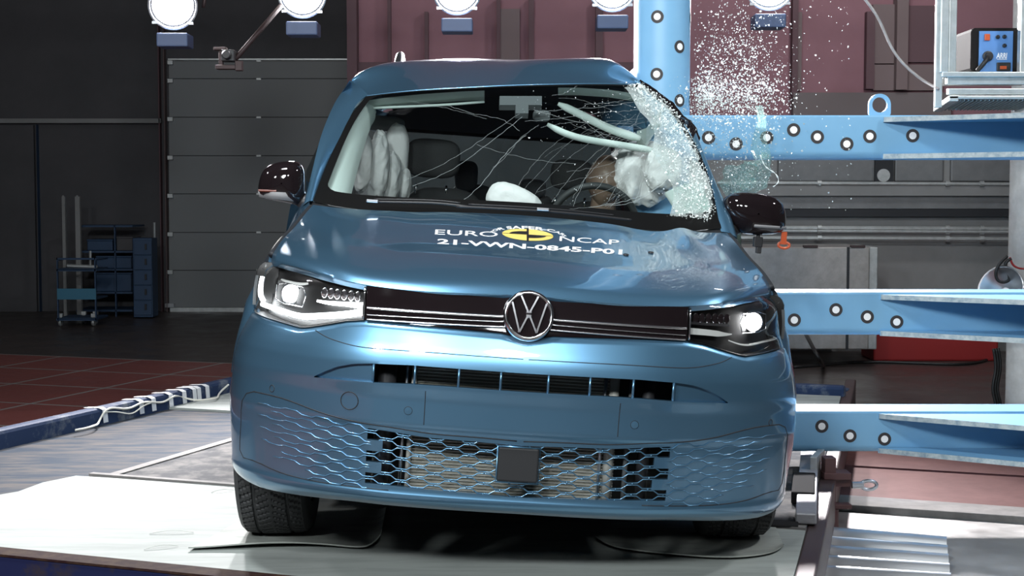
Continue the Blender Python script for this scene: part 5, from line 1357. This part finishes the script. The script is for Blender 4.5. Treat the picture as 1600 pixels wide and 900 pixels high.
o = quad('floor_steel', [(*fl(1100, 783), FZ+.004), (*fl(1240, 1250), FZ+.004), (*fl(2000, 1250), FZ+.004), (*fl(1900, 815), FZ+.004)][::-1], M['steel_floor']); o.name = 'floor_right'
q00, q10, q01, q11 = fl(1284, 833), fl(1479, 850), fl(1240, 960), fl(1492, 970)
G = []; nw = 7.5
for i in range(40):
    f = i/39; row = []
    for j in range(120):
        g = j/119
        x, y = [(1-f)*(1-g)*q00[k]+f*(1-g)*q10[k]+f*g*q11[k]+(1-f)*g*q01[k] for k in (0, 1)]
        row.append((x, y, FZ+.034+.028*math.cos(g*nw*2*math.pi)))
    G.append(row)
tag(MB().grid(np.array(G)).build('corrugated_sheet', M['corrugated'], smooth=True), 'shiny corrugated aluminium sheet lying on the floor at the right of the platform', 'sheet')
# --- checker plate box, red bin, pad on the sled end
t = thing('checker_plate_box', 'grey checker plate metal box on legs against the back wall behind the beams', 'box', tuple(flo(1275, 12.9))); org = np.array(t.location)
def checker_mat():
    m = pmat('checker_plate', (.40, .38, .36), .4, .7, col2=(.52, .50, .48), scale=10, lo=.35, hi=.7); nt = m.node_tree; N = nt.nodes.new
    tc = N('ShaderNodeTexCoord'); mp = N('ShaderNodeMapping'); mp.inputs['Rotation'].default_value = (0, math.radians(45), 0); mp.inputs['Scale'].default_value = (1, .01, 1); nt.links.new(tc.outputs['Object'], mp.inputs[0])
    ck = N('ShaderNodeTexChecker'); ck.inputs['Scale'].default_value = 22; nt.links.new(mp.outputs[0], ck.inputs['Vector'])
    b = N('ShaderNodeBump'); b.inputs['Strength'].default_value = 1.0; b.inputs['Distance'].default_value = .05; nt.links.new(ck.outputs['Fac'], b.inputs['Height']); nt.links.new(b.outputs[0], nt.nodes['Principled BSDF'].inputs['Normal']); return m
M['checker'] = checker_mat()
mb = MB(); pxbox(mb, org, 1150, 386, 1357, 546, 12.9, .9); mb.build('box_body', M['checker'], t, bevel=.01)
mb = MB(); pxbox(mb, org, 1357, 386, 1370, 546, 12.95, .7); mb.build('side_post', M['metal_grey'], t, bevel=.01)
mb = MB(); pxbox(mb, org, 1324, 386, 1325.5, 546, 12.885, .02); mb.build('lid_gap', M['gap'], t)
for x0 in (1256, 1330): mb = MB(); pxbox(mb, org, x0, 383.5, x0+22, 387, 12.88, .05); mb.build('hinge', M['dark_steel'], t)
t = thing('red_bin', 'red plastic trough on the floor below the middle blue beam', 'bin', tuple(flo(1460, 13.4))); org = np.array(t.location); yb = py_of(FZ, 13.4)
mb = MB(); pxbox(mb, org, 1366, 500, 1560, yb, 13.4, .5); mb.build('bin_body', M['red_bin'], t, bevel=.02)
mb = MB(); pxbox(mb, org, 1362, 496, 1564, 503, 13.37, .56); mb.build('rim', M['red_bin'], t, bevel=.01)
mb = MB(); mb.box((0, 0, .0), (.30, .14, .07), rz=-A20); o = mb.build('impact_pad', M['blue_dark'], bevel=.02); o.location = at(1290, 614, Y=9.55); tag(o, 'dark blue pad on the end rail of the platform above the lowest beam', 'pad')
# post, wires, work light at the right edge
a = at(1590, 400, Y=9.3); mb = MB(); mb.lathe([(.17, 0), (.17, 2.9)], (a[0]+.115, 9.3, FZ), (0, 0, 1), 12); tag(mb.build('post', M['concrete'], smooth=True, angle=50), 'pale round post at the right edge between the blue beams', 'post')
c = at(1563, 455, Y=9.0); t = thing('work_light', 'round metal work light reflector beside the pale post above the middle beam', 'lamp', tuple(c))
ax = Vector((-.75, -.6, .25)).normalized()
MB().lathe([(.02, -.14), (.07, -.12), (.13, -.04), (.155, .0), (.160, .005), (.15, .0), (.12, -.04), (.03, -.11)], (0, 0, 0), ax, 28, cap=False).build('reflector', M['satin'], t, True)
MB().lathe([(.0001, -.12), (.03, -.10), (.035, -.05), (.0001, -.02)], (0, 0, 0), ax, 14).build('bulb', M['target_white'], t, True)
MB().tube([(0, .05, -.10), (.10, .1, -.10), (.25, .0, -.1)], .012, 6).build('stem', M['dark_steel'], t)
for i, (L, mt, lb) in enumerate((([(1574, 400), (1562, 412), (1556, 428), (1562, 440), (1576, 438), (1571, 412), (1580, 404)], 'cable_black', 'black coiled wire hanging at the pale post above the work light'), ([(1578, 402), (1584, 415), (1592, 419), (1602, 420)], 'red_bin', 'thin red wire on the pale post above the work light'), ([(1574, 462), (1588, 455), (1604, 448)], 'red_bin', 'thin red wire running right beside the work light'))):
    tag(MB().tube(spl(np.array([at(a_, b_, Y=9.05) for a_, b_ in L]), 40), .007 if i else .010, 6).build('wire', M[mt], smooth=True), lb, 'wire')
P = [at(a_, b_, Z=FZ+.012) for a_, b_ in ((1240, 574), (1290, 570), (1340, 566), (1420, 567), (1500, 569), (1540, 563), (1556, 552))]
tag(MB().tube(spl(np.array(P), 50), .014, 8).build('floor_cable', M['cable_black'], smooth=True), 'black cable lying across the floor behind the beams toward the red bin', 'cable')
P = [at(1258, 520, Y=12.2), at(1275, 552, Y=11.6), (*at(1287, 571, Z=FZ+.02)[:2], FZ+.015)]
tag(MB().tube(spl(np.array(P), 16), .016, 8).build('hanging_cable', M['cable_black'], smooth=True), 'dark cable dropping from the checker plate box to the floor cable', 'cable')
P = [at(a_, 0 if b_ is None else b_, Y=9.55) for a_, b_ in ((1557, 545), (1560, 580), (1556, 610), (1561, 640), (1557, 655))]
mb = MB()
for k in range(3): mb.tube(spl(np.array(P)+np.array([k*.022-.02, .02*k, 0]), 24), .010, 6)
tag(mb.build('cable_bundle', M['cable_black'], smooth=True), 'bundle of black cables hanging down left of the pale post', 'cable')

# --- impact pole with its three horizontal beams
rig = thing('impact_pole_rig', 'light blue upright pole with three horizontal beams and round black and white targets', 'pole rig', (.68, 6.73, FZ)); ro = np.array(rig.location)
PR = .127
pole = MB().lathe([(PR, 0), (PR, 3.6)], (0, 0, 0), (0, 0, 1), 64).build('pole', M['beam_blue'], rig, True, angle=40)
def beam(zt, zb, name):
    Y0, dep = 6.64, .24; x0, x1 = .70, 3.6; r = .035
    prof = [(Y0+.006, zt)]+[(Y0+dep, zt), (Y0+dep, zb)]+[(Y0+r-r*math.sin(a), zb+r-r*math.cos(a)) for a in np.linspace(0, math.pi/2, 6)]+[(Y0, zt-.008)]
    mb = MB(); mb.prism([(x, z) for x, z in prof], lambda p, q, h: (h-ro[0], p-ro[1], q-ro[2]), x0, x1)
    b = mb.build(name, M['beam_blue'], rig, True, angle=30)
    xs = at(1378, 300, Y=6.64)[0]
    for zz, nm in ((zt-.020, 'flange'), (zb+.010, 'flange')):
        th = .022; pts = [(xs, 6.64), (xs, 6.63), (xs+.72, 6.16), (x1, 5.2), (x1, 6.64)]
        vs = [(x-ro[0], y-ro[1], zz-th/2-ro[2]) for x, y in pts]+[(x-ro[0], y-ro[1], zz+th/2-ro[2]) for x, y in pts]; n = 5
        MB().add(vs, [tuple(range(n-1, -1, -1)), tuple(range(n, 2*n))]+[(i, (i+1) % n, n+(i+1) % n, n+i) for i in range(n)]).build(nm, M['beam_blue'], b)
        e = [(np.array((x, y-.003, zz))-ro) for x, y in pts[1:4]]
        mb = MB()
        for p_, q_ in zip(e[:-1], e[1:]):
            v = [p_+[0, 0, -th/2], q_+[0, 0, -th/2], q_+[0, 0, th/2], p_+[0, 0, th/2]]; mb.add(v+[w_+np.array([0, .004, 0]) for w_ in v], [(0, 1, 2, 3), (7, 6, 5, 4), (0, 4, 5, 1), (3, 2, 6, 7)])
        mb.build('worn_edge', M['beam_edge'], b)
    return b
b1 = beam(at(1300, 180, Y=6.64)[2], at(1300, 248, Y=6.64)[2], 'beam'); b2 = beam(at(1300, 457, Y=6.64)[2], at(1300, 524, Y=6.64)[2], 'beam'); b3 = beam(at(1300, 643, Y=6.64)[2], at(1300, 707, Y=6.64)[2], 'beam')
# lifting eye
c = at(1374, 164, Y=6.72)-ro; mb = MB(); rr0, rr1 = .0345, .050; ang = np.linspace(-.35, math.pi+.35, 40)
G = []
for a in np.linspace(0, 2*math.pi, 49):
    ca, sa = math.cos(a), math.sin(a)
    ox, oz = (rr1*ca, rr1*sa) if sa > 0 else (rr1*max(-1, min(1, ca*1.35)), max(-rr1*1.0, rr1*sa*1.25))
    G.append([c+[rr0*ca, -.01, rr0*sa], c+[ox, -.01, oz], c+[ox, .01, oz], c+[rr0*ca, .01, rr0*sa]])
mb.grid(np.array(G), close_v=True); mb.build('lifting_eye', M['beam_blue'], b1, True, angle=30)
def target(px, py, r, parent, cyl=False):
    if cyl:
        dvec = ray(px, py); ox, oy = CAM_O[0]-ro[0], CAM_O[1]-ro[1]; A_ = dvec[0]**2+dvec[1]**2; B_ = 2*(ox*dvec[0]+oy*dvec[1]); C_ = ox*ox+oy*oy-PR**2
        disc = max(B_*B_-4*A_*C_, 0); t_ = (-B_-math.sqrt(disc))/(2*A_); P_ = CAM_O+t_*dvec-ro; th = math.atan2(P_[0], -P_[1])
        mk = lambda u, v, h: np.array([(PR+h)*math.sin(th+u/PR), -(PR+h)*math.cos(th+u/PR), P_[2]+v])
    else:
        P_ = at(px, py, Y=6.64)-ro; mk = lambda u, v, h: np.array([P_[0]+u, P_[1]-h, P_[2]+v])
    n = 36
    def dsk(r0, h):
        rings = [[mk(rr*math.cos(2*math.pi*k/n), rr*math.sin(2*math.pi*k/n), h) for k in range(n)] for rr in (r0, r0*.66, r0*.33)]
        mb = MB(); mb.grid(np.array(rings), close_v=True); mb.add([mk(0, 0, h)]+rings[2], [(0, 1+k, 1+(k+1) % n) for k in range(n)])
        return mb
    s = MB(); s.v, s.f, s.m = [], [], []
    A1 = dsk(r, .0015); A1.mi = 0
    mb = MB(); mb.add(A1.v, A1.f); mb.mi = 1; A2 = dsk(r*.55, .0025); mb.add(A2.v, A2.f)
    return mb.build('target_sticker', [M['target_black'], M['target_white']], parent)
for x, y in ((1027, 26), (1062, 73), (1026, 116), (1062, 157)): target(x, y, .0285, pole, True)
for x, y in ((1081, 29), (1080.5, 158)): target(x, y, .030, pole, True)
for x, y in ((1107, 215), (1150, 225), (1198, 215), (1240, 203), (1277, 214), (1323, 225), (1359, 213), (1426, 212)): target(x, y, .0300, b1)
for x, y in ((1241, 500), (1306, 484), (1355, 495), (1401, 503)): target(x, y, .0300, b2)
for x, y in ((1284, 666), (1328, 681), (1382, 686)): target(x, y, .0300, b3)

# --- equipment cage with the lamp ballast, top right
YG = 7.6
cg = thing('equipment_cage', 'galvanised metal cage with a grated shelf hanging at the top right', 'cage', tuple(at(1530, 168, Y=YG))); go = np.array(cg.location)
def gbox(name, x0, y0, x1, y1, Y, d, mat, bevel=.004, parent=None):
    mb = MB(); pxbox(mb, go, x0, y0, x1, y1, Y, d); return mb.build(name, mat, parent or cg, bevel=bevel)
M['galv'] = pmat('galvanised_cage', (.50, .54, .53), .38, .65, col2=(.64, .67, .66), scale=16, lo=.35, hi=.7)
gbox('column', 1472, -60, 1482, 113, YG, .05, M['galv']); gbox('column', 1485, -60, 1494, 113, YG+.02, .05, M['galv']); gbox('column', 1464, -60, 1472, 168, YG+.01, .02, M['galv'])
gbox('column', 1597, -60, 1610, 113, YG+.02, .05, M['galv'])
gbox('shelf_rail', 1472, 112, 1640, 120, YG, .06, M['galv']); gbox('shelf_rail', 1480, 120, 1640, 132, YG+.02, .04, M['galv']); gbox('shelf_rail', 1482, 138, 1640, 148, YG+.02, .04, M['galv'])
# lower grate tray, its depth running back to the right
tz = at(0, 149, Y=YG)[2]; tx0, tx1 = at(1483, 150, Y=YG)[0], at(1625, 150, Y=YG)[0]; KX, DP = .20, .95
def tr_(x, d, z): return np.array([x+KX*d, YG+d, z])-go
mb = MB()
for xa, xb in ((tx0, tx0+.05), (tx1, tx1+.04)):
    mb.add([tr_(xa, 0, tz-.03), tr_(xb, 0, tz-.03), tr_(xb, DP, tz-.03), tr_(xa, DP, tz-.03), tr_(xa, 0, tz), tr_(xb, 0, tz), tr_(xb, DP, tz), tr_(xa, DP, tz)], HEXF)
for da, db in ((0, .05), (DP-.05, DP)):
    mb.add([tr_(tx0, da, tz-.018), tr_(tx1, da, tz-.018), tr_(tx1, db, tz-.018), tr_(tx0, db, tz-.018), tr_(tx0, da, tz-.001), tr_(tx1, da, tz-.001), tr_(tx1, db, tz-.001), tr_(tx0, db, tz-.001)], HEXF)
mb.build('tray_frame', M['galv'], cg, bevel=.004)
sz_ = at(0, 117, Y=YG+.1)[2]; mb = MB(); mb.add([tr_(tx0-.02, .03, sz_-.012), tr_(tx1, .03, sz_-.012), tr_(tx1, .7, sz_-.012), tr_(tx0-.02, .7, sz_-.012), tr_(tx0-.02, .03, sz_), tr_(tx1, .03, sz_), tr_(tx1, .7, sz_), tr_(tx0-.02, .7, sz_)], HEXF); mb.build('shelf_floor', M['galv'], cg)
mb = MB()
for k in range(20):
    x_ = tx0+.06+k*.0215; mb.add([tr_(x_, .05, tz-.025), tr_(x_+.006, .05, tz-.025), tr_(x_+.006, DP-.05, tz-.025), tr_(x_, DP-.05, tz-.025), tr_(x_, .05, tz-.004), tr_(x_+.006, .05, tz-.004), tr_(x_+.006, DP-.05, tz-.004), tr_(x_, DP-.05, tz-.004)], HEXF)
mb.build('grate', M['metal_grey'], cg)
mb = MB(); mb.add([tr_(tx0+.05, .05, tz-.003), tr_(tx1, .05, tz-.003), tr_(tx1, DP-.05, tz-.003), tr_(tx0+.05, DP-.05, tz-.003)], [(0, 1, 2, 3)]); mb.build('tray_base', M['dark_steel'], cg)
gs = np.array([at(1466, 166, Y=YG-.02), at(1476, 120, Y=YG-.01), at(1480, 112, Y=YG+.02)])
mb = MB(); mb.tube(gs, .014, 6); mb.build('gusset', M['galv'], cg)
mb = MB(); mb.tube([at(1508, 112, Y=YG-.01), at(1508, 154, Y=YG-.01)], .006, 6); mb.build('cable_tie', M['tape'], cg)
sz = at(0, 117, Y=YG+.1)[2]
bl = thing('lamp_ballast', 'black power unit with blue panel and white lettering on the cage shelf', 'power unit', (at(1555, 110, Y=YG+.16)[0], YG+.16, sz)); lo_ = np.array(bl.location)
def lbox(name, x0, y0, x1, y1, Y, d, mat, bevel=.003, parent=None):
    mb = MB(); pxbox(mb, lo_, x0, y0, x1, y1, Y, d); return mb.build(name, mat, parent or bl, bevel=bevel)
YP = YG+.14
lbox('case', 1519, 43, 1596, 112, YP, .40, pmat('matt_black_case', (.012, .011, .011), .8, spec=.08), .02)
pn = lbox('front_panel', 1530.5, 48.5, 1582, 112, YP-.008, .01, M['ballast_blue'], .001)
lbox('power_switch', 1539, 53, 1547, 63, YP-.018, .012, M['orange'], .002)
for x, y in ((1558.5, 58), (1569, 57.5), (1569, 71.5)):
    MB().lathe([(.0105, 0), (.0105, .008), (.007, .010), (.004, .016), (.0001, .016)], at(x, y, Y=YP-.008)-lo_, (0, -1, 0), 18).build('knob', M['black_plastic'], bl, True, angle=40)
MB().lathe([(.027, 0), (.027, .010), (.018, .012), (.018, .035), (.0001, .036)], at(1543, 88, Y=YP-.008)-lo_, (0, -1, 0), 22).build('cable_socket', M['black_plastic'], bl, True, angle=40)
mb = MB(); mb.tube(spl(np.array([at(1543, 88, Y=YP-.03), at(1538, 98, Y=YP-.06), at(1527, 110, Y=YP-.03)]-lo_), 14), .012, 8); mb.build('plug_cable', M['cable_black'], bl, True)
lbox('inlet', 1558, 97.5, 1579, 111, YP-.016, .012, M['black_plastic'], .003); lbox('inlet_pins', 1563, 103, 1573, 108, YP-.020, .006, M['orange'], .001)
v, f = text_mesh('ARRI', 1.0, .03); mn, mx = v.min(0), v.max(0); a_, b_ = at(1556.5, 91, Y=YP-.0095), at(1573, 82.5, Y=YP-.0095)
MB().add([(a_+np.array([(p[0]-mn[0])/(mx[0]-mn[0])*(b_[0]-a_[0])+.15*p[1]*(b_[2]-a_[2]), 0, p[1]/mx[1]*(b_[2]-a_[2])]))-lo_ for p in v], f).build('lettering', M['white_print'], pn, recalc=False)
a_ = at(1565.5, 92.6, Y=YP-.0095); MB().box(a_-lo_, (.052, .001, .003)).build('lettering_line', M['white_print'], pn)
# cable sagging to the cage
P = [at(1346, -8, Y=7.9), at(1372, 28, Y=7.9), at(1398, 82, Y=7.85), at(1425, 112, Y=7.8), at(1466, 139, Y=YG-.01)]
tag(MB().tube(spl(np.array(P), 50), .0075, 8).build('sagging_cable', pmat('grey_cable', (.30, .27, .26), .6), smooth=True), 'grey cable sagging from the ceiling to the metal cage', 'cable')

# --- flying glass
def shard_mat():
    m = bpy.data.materials.new('glass_fragment'); m.use_nodes = True; nt = m.node_tree; nt.nodes.clear(); N = nt.nodes.new; L = nt.links.new
    out = N('ShaderNodeOutputMaterial'); df = N('ShaderNodeBsdfDiffuse'); df.inputs[0].default_value = (.92, .97, .96, 1); tl = N('ShaderNodeBsdfTranslucent'); tl.inputs[0].default_value = (.92, .97, .96, 1)
    gl = N('ShaderNodeBsdfGlossy'); gl.inputs['Roughness'].default_value = .15; tr = N('ShaderNodeBsdfTransparent'); tr.inputs[0].default_value = (.9, .97, .95, 1)
    a = N('ShaderNodeMixShader'); a.inputs[0].default_value = .5; L(df.outputs[0], a.inputs[1]); L(tl.outputs[0], a.inputs[2])
    b = N('ShaderNodeMixShader'); b.inputs[0].default_value = .3; L(a.outputs[0], b.inputs[1]); L(gl.outputs[0], b.inputs[2])
    c = N('ShaderNodeMixShader'); c.inputs[0].default_value = .15; L(b.outputs[0], c.inputs[1]); L(tr.outputs[0], c.inputs[2]); L(c.outputs[0], out.inputs[0]); return m
M['shard'] = shard_mat()
rs = random.Random(21); mb = MB()
def shard(c, s):
    d = []
    a0 = rs.uniform(0, 6.28); q = Euler((rs.uniform(0, 6.28), rs.uniform(0, 6.28), rs.uniform(0, 6.28))).to_matrix()
    th = s*.35; n = rs.choice((3, 4, 4))
    ring = [q @ Vector((s*math.cos(a0+6.283*k/n)*rs.uniform(.6, 1), s*math.sin(a0+6.283*k/n)*rs.uniform(.6, 1), 0)) for k in range(n)]
    up = q @ Vector((0, 0, th))
    vs = [Vector(c)+r for r in ring]+[Vector(c)+r*.8+up for r in ring]
    mb.add(vs, [tuple(range(n-1, -1, -1)), tuple(range(n, 2*n))]+[(i, (i+1) % n, n+(i+1) % n, n+i) for i in range(n)])
cnt = 0
while cnt < 5000:
    r_ = rs.random()
    if r_ < .46: px_, py_ = rs.gauss(1150, 40), rs.gauss(118, 55)
    elif r_ < .66: px_, py_ = rs.gauss(1160, 36), rs.gauss(150, 16)
    elif r_ < .83: px_, py_ = rs.gauss(1104, 15), rs.gauss(150, 19)
    elif r_ < .95: px_, py_ = rs.gauss(1150, 45), rs.gauss(235, 40)
    else: px_, py_ = rs.uniform(1060, 1330), rs.uniform(0, 330)
    if px_ < 1040 or py_ < -10 or (px_ < 1085 and py_ < 120): continue
    Y_ = rs.uniform(6.05, 6.55) if py_ > 150 else rs.uniform(6.1, 7.0)
    s = rs.choice((.0016, .0024, .0032, .0046)) if rs.random() < .93 else .007
    shard(at(px_, py_, Y=Y_), s); cnt += 1
o = mb.build('glass_fragments', M['shard'], recalc=False); tag(o, 'spray of tiny glass fragments flying beside the pole above the upper blue beam', 'broken glass', kind='stuff')
# torn sheet of the crazed side window hanging in front of the upper beam
M['craze2'] = craze_mat('crazed_side_glass', .35, 140, (.42, .66, .62))
T0 = [(1186, 160), (1194, 200), (1186, 240), (1205, 262), (1218, 278)]; cx_ = []
G = []
Lft = spl(np.array([(1150, 262), (1128, 268), (1122, 285), (1135, 305)], float), 18); Rgt = spl(np.array([(1192, 238), (1206, 252), (1192, 292), (1180, 300)], float), 18)
for p, q in zip(Lft, Rgt):
    row = []
    for f in np.linspace(0, 1, 18):
        a = p+(q-p)*f; P_ = at(a[0], a[1], Y=6.36); row.append(P_+np.array([mnoise.noise(Vector(P_)*26)*.030, mnoise.noise(Vector(P_)*14+Vector((3, 0, 0)))*.10, mnoise.noise(Vector(P_)*29+Vector((7, 0, 0)))*.030]))
    G.append(row)
gl_ = MB().grid(np.array(G)).build('shattered_window', M['craze2'], smooth=False); tag(gl_, 'greenish crumpled piece of shattered side window between mirror and upper beam', 'broken glass')
G = []
for px_, py_, wd in ((1186, 165, 5), (1191, 190, 7), (1186, 215, 10), (1188, 235, 15), (1192, 248, 14)):
    G.append([at(px_+wd*s, py_, Y=6.38)+np.array([0, .02*mnoise.noise(Vector((px_*.1, s, 0))), 0]) for s in np.linspace(-1, 1, 7)])
o = MB().grid(np.array(G)).build('torn_edge', M['craze2'], gl_)
mb = MB()
for k in range(420):
    a = Lft[rs.randrange(18)]; q = Rgt[rs.randrange(18)]; p = a+(q-a)*rs.random()+np.array([rs.gauss(0, 4), rs.gauss(0, 4)]); shard(at(p[0], p[1], Y=6.29+rs.random()*.08), rs.choice((.0015, .0025, .004)))
o = mb.build('sheet_granules', M['shard'], gl_, recalc=False); o['kind'] = 'stuff'
mb = MB(); mb.tube(spl(np.array([at(*q, Y=6.33) for q in ((1188, 242), (1198, 262), (1212, 272), (1216, 284), (1208, 292))]), 24), [.0022+.0015*math.sin(k*1.7) for k in range(24)], 6); mb.build('bright_rim', M['crack'], gl_, True)
